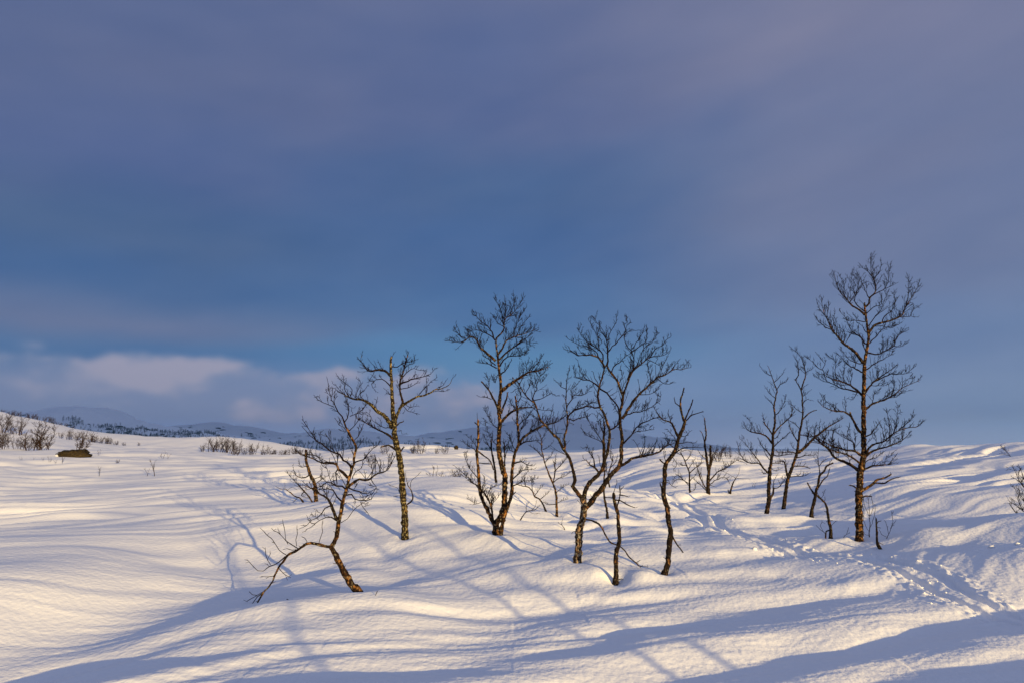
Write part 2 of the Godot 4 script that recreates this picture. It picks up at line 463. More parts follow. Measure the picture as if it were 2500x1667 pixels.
func build_ground() -> void:
	# snow banked and hollowed round the trunks
	dents = [
		[-1.7, 7.9, -.05, .15], [-1.67, 7.85, .045, .42], [-1.75, 11.5, -.05, .15], [-1.72, 11.45, .045, .42], [-.26, 12, -.05, .15], [-.23, 11.95, .045, .42],
		[.92, 9.9, -.05, .15], [.95, 9.85, .045, .42], [2.01, 9.4, -.05, .15], [2.04, 9.35, .045, .42], [5.86, 11.9, -.05, .15], [5.89, 11.85, .045, .42],
		[6.84, 16, -.05, .15], [6.87, 15.95, .045, .42], [5.52, 12.2, -.05, .15], [5.55, 12.15, .045, .42], [5.99, 16.5, -.05, .15], [6.02, 16.45, .045, .42],
		[6.98, 18, -.05, .15], [7.01, 17.95, .045, .42], [-4.8, 17, -.05, .15], [-4.77, 16.95, .045, .42], [1.03, 16, -.05, .15], [1.06, 15.95, .045, .42],
		[2.04, 15, -.05, .15], [2.07, 14.95, .045, .42], [1.34, 9.18, -.11, .17], [1.09, 9.25, .06, .22], [1.67, 9.2, .07, .25], [6.6, 11.5, .1, .4],
		[7, 11.7, .07, .4], [-2.2, 7.1, .07, .5], [-1.2, 7.2, .05, .5], [-3, 8.3, .05, .45]
	]
	var az := PackedFloat64Array()
	var coarse: Array[float] = []
	var a := -180.0
	while a < -46.0:
		coarse.append(a)
		a += 2.0
	for k in 881:
		coarse.append(-46.0 + k * 92.0 / 880.0)
	a = 48.0
	while a < 179.0:
		coarse.append(a)
		a += 2.0
	for q in coarse:
		az.append(deg_to_rad(q))
	var cols := az.size()
	var rad := PackedFloat64Array()
	var r := 0.25
	while r < 4.5:
		rad.append(r)
		r += maxf(0.06, 0.32 - r * 0.06)
	while r < 3900.0:
		rad.append(r)
		r += 0.021 * pow(r / 5.0, 1.32) if r < 90.0 else r * 0.018
	var rows := rad.size()
	# the sheet on a wide grid, then cubic in between
	var step := 8
	var base := PackedFloat32Array()
	base.resize(rows * cols)
	var ci: Array[int] = []
	for c in cols:
		if coarse[c] < -46.0 or coarse[c] > 46.0 or (c - coarse.find(-46.0)) % step == 0 or c == cols - 1 or absf(coarse[c] - 46.0) < 1e-6:
			ci.append(c)
	var ri: Array[int] = []
	for k in range(0, rows, 6):
		ri.append(k)
	if ri[-1] != rows - 1:
		ri.append(rows - 1)
	var wide := PackedFloat32Array()
	wide.resize(ri.size() * ci.size())
	for j in ri.size():
		for i in ci.size():
			var rr := rad[ri[j]]
			wide[j * ci.size() + i] = sheet(sin(az[ci[i]]) * rr, cos(az[ci[i]]) * rr)
	var nci := ci.size()
	var line := PackedFloat32Array()
	line.resize(ri.size() * cols)
	for j in ri.size():
		var i := 0
		for c in cols:
			while i < nci - 2 and ci[i + 1] <= c:
				i += 1
			var t := float(c - ci[i]) / float(ci[i + 1] - ci[i])
			var o := j * nci
			line[j * cols + c] = cubic(wide[o + maxi(i - 1, 0)], wide[o + i], wide[o + i + 1], wide[o + mini(i + 2, nci - 1)], t)
	var jj := 0
	for k in rows:
		while jj < ri.size() - 2 and ri[jj + 1] <= k:
			jj += 1
		var t := float(k - ri[jj]) / float(ri[jj + 1] - ri[jj])
		var o0 := maxi(jj - 1, 0) * cols
		var o1 := jj * cols
		var o2 := (jj + 1) * cols
		var o3 := mini(jj + 2, ri.size() - 1) * cols
		for c in cols:
			base[k * cols + c] = cubic(line[o0 + c], line[o1 + c], line[o2 + c], line[o3 + c], t)
	var b := Buf.new()
	b.v.resize(rows * cols)
	b.n.resize(rows * cols)
	for k in rows:
		for c in cols:
			var x := sin(az[c]) * rad[k]
			var f := cos(az[c]) * rad[k]
			var near := absf(az[c]) < 0.81
			b.v[k * cols + c] = Vector3(x, base[k * cols + c] + details(x, f, near), -f)
	for k in rows:
		var k0 := maxi(k - 1, 0) * cols
		var k1 := mini(k + 1, rows - 1) * cols
		for c in cols:
			var along := b.v[k1 + c] - b.v[k0 + c]
			var across := b.v[k * cols + (c + 1) % cols] - b.v[k * cols + (c + cols - 1) % cols]
			b.n[k * cols + c] = across.cross(along).normalized()
	b.i.resize((rows - 1) * cols * 6)
	var w := 0
	for k in rows - 1:
		for c in cols:
			var p := k * cols + c
			var q := k * cols + (c + 1) % cols
			for s in [p, p + cols, q, q, p + cols, q + cols]:
				b.i[w] = s
				w += 1
	var o := commit(b, "snow_ground", snow_mat, self)
	o.set_meta("kind", "structure")
	o.set_meta("label", "wind-rippled snowfield crossed by long blue shadows")


# ---------------------------------------------------------------- far hills
func crest(pts: Array, x: float) -> float:
	for k in range(1, pts.size()):
		if x < pts[k].x:
			var t: float = clampf((x - pts[k - 1].x) / (pts[k].x - pts[k - 1].x), 0.0, 1.0)
			return cubic(pts[maxi(k - 2, 0)].y, pts[k - 1].y, pts[k].y, pts[mini(k + 1, pts.size() - 1)].y, t)
	return pts[-1].y


func hill_height(pts: Array, far: float, wide: float, rough: float, x: float, f: float) -> float:
	var q := (f - far) / wide
	var s := exp(-2.6 * q * q) * (1.0 - smoothstep(0.8, 1.0, absf(q)))
	var h := crest(pts, x) + 8.0
	var n := n_hump.get_noise_2d(x / far * 16.0, f / far * 16.0) * rough + n_hump.get_noise_2d(x / far * 60.0, f / far * 60.0) * rough * 0.25
	return -14.0 + (h + 6.0) * s + n * s * smoothstep(0.0, 30.0, h) * clampf(absf(q) * 3.0 + 0.15, 0.0, 1.0)


func hill(label: String, pts: Array, far: float, wide: float, rough: float, white: float) -> void:
	var b := Buf.new()
	var nx := 260
	var nf := 70
	for j in nf + 1:
		for i in nx + 1:
			var x: float = lerpf(pts[0].x, pts[-1].x, float(i) / nx)
			var f := far + wide * (float(j) / nf * 2.0 - 1.0)
			b.v.append(Vector3(x, hill_height(pts, far, wide, rough, x, f), -f))
			var d := far * 0.004
			var gx := hill_height(pts, far, wide, rough, x + d, f) - hill_height(pts, far, wide, rough, x - d, f)
			var gf := hill_height(pts, far, wide, rough, x, f + d) - hill_height(pts, far, wide, rough, x, f - d)
			b.n.append(Vector3(-gx, 2.0 * d, gf).normalized())
	for j in nf:
		for i in nx:
			var p := j * (nx + 1) + i
			for s in [p, p + nx + 1, p + 1, p + 1, p + nx + 1, p + nx + 2]:
				b.i.append(s)
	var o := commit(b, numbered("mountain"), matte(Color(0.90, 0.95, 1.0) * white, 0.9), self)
	o.set_meta("kind", "structure")
	o.set_meta("label", label)


func scatter(called: String, label: String, mesh: Mesh, m: Material, places: Array) -> void:
	var mm := MultiMesh.new()
	mm.transform_format = MultiMesh.TRANSFORM_3D
	mm.mesh = mesh
	mm.instance_count = places.size()
	for k in places.size():
		mm.set_instance_transform(k, places[k])
	var o := MultiMeshInstance3D.new()
	o.name = called
	o.multimesh = mm
	o.material_override = m
	o.set_meta("kind", "stuff")
	o.set_meta("label", label)
	add_child(o)


func far_tree() -> Mesh:
	var b := Buf.new()
	bar(b, Vector3(0, -0.4, 0), Vector3(0.1, 4.6, 0), 0.16, 0.03, 4)
	for k in 16:
		var y := 0.8 + k * 0.23
		var ang := k * 2.4
		var l := 1.7 * (1.0 - y / 6.5)
		bar(b, Vector3(0.05, y, 0), Vector3(cos(ang) * l, y + l * 0.9, sin(ang) * l), 0.07, 0.03, 3)
		bar(b, Vector3(cos(ang) * l * 0.5, y + l * 0.45, sin(ang) * l * 0.5), Vector3(cos(ang + 0.8) * l * 0.9, y + l * 1.2, sin(ang + 0.8) * l * 0.9), 0.05, 0.03, 3)
	return mesh_of(b)


func mesh_of(b: Buf) -> ArrayMesh:
	var mesh := ArrayMesh.new()
	var a := []
	a.resize(Mesh.ARRAY_MAX)
	a[Mesh.ARRAY_VERTEX] = b.v
	a[Mesh.ARRAY_NORMAL] = b.n
	a[Mesh.ARRAY_INDEX] = b.i
	mesh.add_surface_from_arrays(Mesh.PRIMITIVE_TRIANGLES, a)
	return mesh


func build_hills() -> void:
	var h1 := [Vector2(-1094, 59.5), Vector2(-994, 62.8), Vector2(-974, 68.6), Vector2(-945, 72.8), Vector2(-915, 75.3), Vector2(-899, 78.6), Vector2(-871, 81.1), Vector2(-835, 79.5), Vector2(-814, 67.8), Vector2(-777, 52.9), Vector2(-750, 47.9), Vector2(-715, 42.9), Vector2(-661, 36.3), Vector2(-608, 28), Vector2(-540, 14.8), Vector2(-457, 1.7)]
	var h2 := [Vector2(-1203, 37.9), Vector2(-1113, 50.9), Vector2(-1061, 61.3), Vector2(-1038, 66.5), Vector2(-1021, 71.7), Vector2(-989, 74.9), Vector2(-940, 77.5), Vector2(-900, 66.5), Vector2(-825, 61.3), Vector2(-745, 47), Vector2(-685, 40.5), Vector2(-588, 27.5), Vector2(-457, 8.1)]
	var h3 := [Vector2(-737, 7), Vector2(-652, 22.8), Vector2(-561, 34.5), Vector2(-506, 39.8), Vector2(-456, 46.7), Vector2(-387, 41.4), Vector2(-326, 33.4), Vector2(-257, 25), Vector2(-203, 19.7), Vector2(-128, 12.3), Vector2(0, -.4)]
	var h4 := [Vector2(-659, 15.8), Vector2(-534, 29.9), Vector2(-428, 44), Vector2(-344, 58.1), Vector2(-268, 68.7), Vector2(-152, 82.9), Vector2(-36, 100.6), Vector2(72, 118.4), Vector2(174, 129.1), Vector2(233, 127.3), Vector2(292, 122), Vector2(411, 93.5), Vector2(518, 65.2), Vector2(620, 40.5), Vector2(765, 15.8), Vector2(916, -1.8), Vector2(1031, -15.9), Vector2(1332, -33.4)]
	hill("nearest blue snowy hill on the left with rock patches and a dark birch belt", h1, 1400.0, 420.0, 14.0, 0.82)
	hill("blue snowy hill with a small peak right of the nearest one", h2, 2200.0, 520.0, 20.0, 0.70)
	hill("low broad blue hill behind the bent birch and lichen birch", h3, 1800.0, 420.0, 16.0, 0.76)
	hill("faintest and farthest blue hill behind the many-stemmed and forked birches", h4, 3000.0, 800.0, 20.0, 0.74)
	var places := []
	for set in [[h1, 1400.0, 420.0, 14.0, 6500, 0.42], [h2, 2200.0, 520.0, 20.0, 2400, 0.36], [h3, 1800.0, 420.0, 16.0, 4200, 0.40]]:
		for k in set[4]:
			var x := rng.randf_range(set[0][0].x, set[0][-1].x)
			var q := rng.randf_range(-0.85, 0.02)
			var f: float = set[1] + set[2] * q
			var top: float = crest(set[0], x) + 8.0
			var y := hill_height(set[0], set[1], set[2], set[3], x, f)
			var high := (y + 8.0) / maxf(top, 12.0)
			var clump := n_mask.get_noise_2d(x * 0.02, f * 0.012) * 0.5 + n_mask.get_noise_2d(x * 0.006, y * 0.03 + 9.0) * 0.7
			var limit: float = set[5] if set[1] > 1500.0 else lerpf(0.20, 1.0, smoothstep(-930.0, -640.0, x))
			if y < -7.5 or high + clump * 0.5 > limit:
				continue
			var s := rng.randf_range(0.7, 1.5) * (1.0 if set[1] < 1500.0 else 1.15)
			places.append(Transform3D(Basis(Vector3.UP, rng.randf() * TAU).scaled(Vector3(s, s * rng.randf_range(0.8, 1.2), s)), Vector3(x, y, -f)))
	scatter("distant_woodland", "dark belts of bare birch scrub across the lower slopes of the blue hills", far_tree(), matte(Color(0.022, 0.018, 0.022), 0.9), places)
	# rock that the wind has swept bare
	var b := Buf.new()
	ball(b, Vector3.ZERO, Vector3(1, 0.5, 1), 6, 9, 0.6, 3)
	ball(b, Vector3(1.1, -0.1, 0.2), Vector3(0.6, 0.35, 0.5), 5, 7, 0.6, 5)
	ball(b, Vector3(-1.3, -0.05, -0.1), Vector3(0.45, 0.25, 0.5), 5, 7, 0.6, 8)
	places = []
	for set in [[h1, 1400.0, 420.0, 14.0, 260, 0.5], [h2, 2200.0, 520.0, 20.0, 120, 0.5], [h3, 1800.0, 420.0, 16.0, 110, 0.5], [h4, 3000.0, 800.0, 20.0, 120, 0.3]]:
		for k in set[4]:
			var x := rng.randf_range(set[0][1].x, set[0][-2].x)
			var f: float = set[1] + set[2] * rng.randf_range(-0.6, 0.02)
			var y := hill_height(set[0], set[1], set[2], set[3], x, f)
			var top: float = crest(set[0], x) + 8.0
			if (y + 8.0) / maxf(top, 20.0) < set[5] or (y + 8.0) / maxf(top, 20.0) > 0.94 or n_mask.get_noise_2d(x * 0.013, y * 0.06) < -0.1:
				continue
			var s := rng.randf_range(1.2, 3.6) * float(set[1]) / 1400.0
			places.append(Transform3D(Basis(Vector3.UP, rng.randf_range(-0.5, 0.5)).scaled(Vector3(s * rng.randf_range(0.7, 2.0), s * rng.randf_range(0.5, 1.0), s * 1.5)), Vector3(x, y - 0.1 * s, -f)))
	scatter("bare_rocks", "dark rock patches swept bare of snow on the blue hills", mesh_of(b), matte(Color(0.05, 0.048, 0.055), 0.95), places)


# Added unseen cloud over the low sun, shaped to keep the far hills in shade.
func build_shade_cloud() -> void:
	var b := Buf.new()
	var side := Vector2(0.848, 0.53)
	var k := -400.0
	while k < 3000.0:
		for row in 3:
			var c := SUN_SIDE * (2500.0 + rng.randf_range(-60.0, 60.0)) + side * (k + rng.randf_range(-40.0, 40.0))
			var y := 500.0 + row * 200.0 + rng.randf_range(-25.0, 25.0)
			var n0 := b.v.size()
			ball(b, Vector3(c.x, y, -c.y), Vector3(rng.randf_range(150, 210), rng.randf_range(120, 160), rng.randf_range(150, 210)), 14, 20, 0.22, int(k) + row)
			for q in range(n0, b.v.size()):
				if b.v[q].y < 410.0:
					b.v[q].y = 410.0 + rng.randf_range(-3.0, 3.0)
		k += 150.0
	var o := commit(b, "cloud_added_for_shade", matte(Color(0.9, 0.9, 0.9), 1.0), self)
	o.set_meta("kind", "structure")
	o.set_meta("label", "unseen cloud added above the low sun to shade the far hills")


# ---------------------------------------------------------------- branch shapes
func bar(b: Buf, p: Vector3, q: Vector3, r0: float, r1: float, sides: int) -> void:
	tube(b, PackedVector3Array([p, q]), PackedFloat32Array([r0, r1]), sides, 0.0)


func tube(b: Buf, pts: PackedVector3Array, rs: PackedFloat32Array, sides: int, knobs: float) -> void:
	var count := pts.size()
	if count < 2:
		return
	var t := (pts[1] - pts[0]).normalized()
	var u := t.cross(Vector3(0.31, 0.2, 0.93)).normalized()
	var first := b.v.size()
	for k in count:
		var dir := (pts[mini(k + 1, count - 1)] - pts[maxi(k - 1, 0)]).normalized()
		u = (u - dir * u.dot(dir)).normalized()
		var w := dir.cross(u)
		for s in sides:
			var ang := TAU * s / sides
			var out := u * cos(ang) + w * sin(ang)
			var rr := rs[k]
			if knobs > 0.0:
				var at := pts[k] + out * rs[k]
				rr *= 1.0 + knobs * (n_bark.get_noise_3dv(at * 13.0) * 0.9 + maxf(0.0, n_bark.get_noise_3dv(at * 34.0)) * 0.9)
			b.v.append(pts[k] + out * rr)
			b.n.append(out)
	for k in count - 1:
		for s in sides:
			var p := first + k * sides + s
			var q := first + k * sides + (s + 1) % sides
			b.i.append_array(PackedInt32Array([p, p + sides, q, q, p + sides, q + sides]))
	if sides > 3:
		var last := first + (count - 1) * sides
		var tip := b.v.size()
		var dir := (pts[count - 1] - pts[count - 2]).normalized()
		b.v.append(pts[count - 1] + dir * rs[count - 1] * 0.6)
		b.n.append(dir)
		for s in sides:
			b.i.append_array(PackedInt32Array([last + s, tip, last + (s + 1) % sides]))


func ball(b: Buf, c: Vector3, size: Vector3, rings: int, around: int, rough: float, s: int) -> void:
	var first := b.v.size()
	for j in rings + 1:
		var p := PI * j / rings
		for i in around:
			var ang := TAU * i / around
			var d := Vector3(sin(p) * cos(ang), cos(p), sin(p) * sin(ang))
			var k := 1.0 + rough * n_hump.get_noise_3dv(d * 1.5 + Vector3(s * 3.7, s * 1.3, 0)) * 1.4
			b.v.append(c + d * size * k)
			b.n.append((d / size).normalized())
	for j in rings:
		for i in around:
			var p := first + j * around + i
			var q := first + j * around + (i + 1) % around
			b.i.append_array(PackedInt32Array([p, p + around, q, q, p + around, q + around]))


# A twig: wanders, turns up towards the light and carries shorter twigs in turn.
func twig(b: Buf, p: Vector3, dir: Vector3, length: float, r: float, depth: int) -> void:
	var pts := PackedVector3Array([p])
	var rs := PackedFloat32Array([r])
	var step := clampf(length / 5.0, 0.022, 0.06)
	var n := maxi(2, int(length / step))
	var side := 1.0 if rng.randf() < 0.5 else -1.0
	var tip := 0.0025
	for k in n:
		dir = (dir + Vector3(rng.randf_range(-1, 1), rng.randf_range(-0.8, 1.0), rng.randf_range(-1, 1)) * 0.17 + Vector3(0, 0.05, 0)).normalized()
		p += dir * step
		pts.append(p)
		rs.append(lerpf(r, tip, float(k + 1) / n))
		if depth > 0 and k < n - 1 and rng.randf() < 0.62:
			var out := dir.cross(Vector3(rng.randf_range(-1, 1), rng.randf_range(-0.4, 0.4), rng.randf_range(-1, 1))).normalized()
			side = -side
			var d2 := (dir * 0.85 + out * side * 0.62 + Vector3(0, 0.15, 0)).normalized()
			twig(b, p, d2, length * rng.randf_range(0.30, 0.62) * (1.0 - 0.4 * k / n), maxf(tip, rs[-1] * 0.75), depth - 1)
	tube(b, pts, rs, 3, 0.0)


# ---------------------------------------------------------------- trees
# Each limb: what it is, its radius at both ends, then points (x, y, z) from the foot of the tree.
func tree(called: String, label: String, category: String, group: String, x: float, f: float, many: float, long: float, limbs: Array) -> Node3D:
	var o := Node3D.new()
	o.name = numbered(called)
	o.position = Vector3(x, ground(x, f), -f)
	tag(o, label, category, group)
	add_child(o)
	rng.seed = hash(label)
	for n in limbs.size():
		var l: Array = limbs[n]
		var kind: String = l[0]
		var r0: float = l[1]
		var r1: float = l[2]
		var line := PackedVector3Array()
		for k in range(3, l.size(), 3):
			line.append(Vector3(l[k], l[k + 1], l[k + 2]))
		var span := 0.0
		for k in range(1, line.size()):
			span += line[k].distance_to(line[k - 1])
		# a smooth line through the points, with the small kinks of birch wood
		var pts := PackedVector3Array()
		var rs := PackedFloat32Array()
		var thick := r0 > 0.011
		var step := 0.028 if thick else 0.045
		var run := 0.0
		var kink := Vector3.ZERO
		for k in line.size() - 1:
			var a := line[maxi(k - 1, 0)]
			var c := line[k]
			var d := line[k + 1]
			var e := line[mini(k + 2, line.size() - 1)]
			var long_k := c.distance_to(d)
			var parts := maxi(1, int(long_k / step))
			for s in parts + (1 if k == line.size() - 2 else 0):
				var t := float(s) / parts
				var p := c.cubic_interpolate(d, a, e, t)
				var u := (run + long_k * t) / maxf(span, 0.001)
				if u > 0.06:
					kink = kink * 0.6 + Vector3(rng.randf_range(-1, 1), rng.randf_range(-1, 1), rng.randf_range(-1, 1)) * step * (0.13 if thick else 0.24)
				pts.append(p + kink)
				var rr := lerpf(r0, r1, u)
				if n == 0 and run + long_k * t < 0.3:
					rr *= 1.0 + 0.3 * exp(-(run + long_k * t) / 0.08)
				rs.append(maxf(rr * (1.28 if kind == "branch" else 1.0), 0.0036))
			run += long_k
		var b := Buf.new()
		tube(b, pts, rs, 11 if r0 > 0.02 else 8 if r0 > 0.009 else 5, 0.42 if r0 > 0.008 else 0.28)
		# little dead spurs and flakes standing off the bark
		var spurs := int(span * (9.0 if kind != "sparse" else 5.0))
		for k in spurs:
			var at := rng.randi_range(mini(4, pts.size() - 1), pts.size() - 1)
			var out := Vector3(rng.randf_range(-1, 1), rng.randf_range(-0.3, 0.9), rng.randf_range(-1, 1)).normalized()
			var l0 := rng.randf_range(0.015, 0.05) + rs[at]
			bar(b, pts[at], pts[at] + out * l0, minf(rs[at] * 0.5, 0.006), 0.003, 3)
		var name_is := "trunk" if kind == "trunk" or kind == "stem" else "dead_branch" if kind == "dead" else "branch"
		var m := bark_mat
		if r0 < 0.012:
			m = twig_mat
		elif r0 > 0.024 or kind == "bough" or kind == "stem":
			if label.contains("lichen"):
				m = lichen_mat
			elif label.contains("pale lower") and n == 0:
				m = pale_mat
			elif label.contains("golden") or label.contains("many-stemmed") or label.contains("bent") or label.contains("orange"):
				m = copper_mat
		var made := commit(b, name_is, m, o)
		# fine twigs
		if kind == "dead" or kind == "trunk" and many < 0.5:
			continue
		var tb := Buf.new()
		var from := 0.3 if kind == "branch" else 0.35
		var per := many * (24.0 if kind == "branch" else 3.0 if kind == "sparse" else 3.0)
		if kind == "trunk" or kind == "stem":
			per = many * 8.0
			from = 0.75 if kind == "trunk" else 0.3
		if kind == "branch" and r0 > 0.02:
			from = 0.36
		var todo := int(span * (1.0 - from) * per + rng.randf())
		for k in todo:
			var u := from + (1.0 - from) * (k + rng.randf()) / maxi(todo, 1)
			var at := clampi(int(u * (pts.size() - 1)), 0, pts.size() - 2)
			if rs[at] > 0.022:
				continue
			var dir := (pts[at + 1] - pts[at]).normalized()
			var out := Vector3(rng.randf_range(-1, 1), rng.randf_range(-0.35, 0.75), rng.randf_range(-1, 1))
			out = (out - dir * out.dot(dir)).normalized()
			var go := (dir * 0.60 + out * 0.66 + Vector3(0, 0.30, 0)).normalized()
			var size := long * (1.15 - 0.75 * u) * rng.randf_range(0.12, 0.40) * clampf(span * 1.1, 0.45, 1.0)
			twig(tb, pts[at], go, size, clampf(rs[at] * 0.55, 0.0026, 0.0055), (2 if rng.randf() < 0.5 else 1) if kind == "branch" else 1)
		if kind == "branch" or kind == "sparse":   # the limb ends in a twig
			twig(tb, pts[-1], (pts[-1] - pts[maxi(pts.size() - 4, 0)]).normalized(), long * rng.randf_range(0.03, 0.08), rs[-1], 2 if kind == "branch" else 1)
		if tb.v.size():
			commit(tb, "twigs", twig_mat, made).set_meta("kind", "stuff")
	return o


func again(o: Node3D, label: String, x: float, f: float, turn: float, size: float) -> void:
	var c: Node3D = o.duplicate()
	c.name = numbered(String(o.name).rstrip("_0123456789"))
	c.set_meta("label", label)
	c.position = Vector3(x, ground(x, f), -f)
	c.rotation.y = turn
	c.scale = Vector3.ONE * size
	add_child(c)


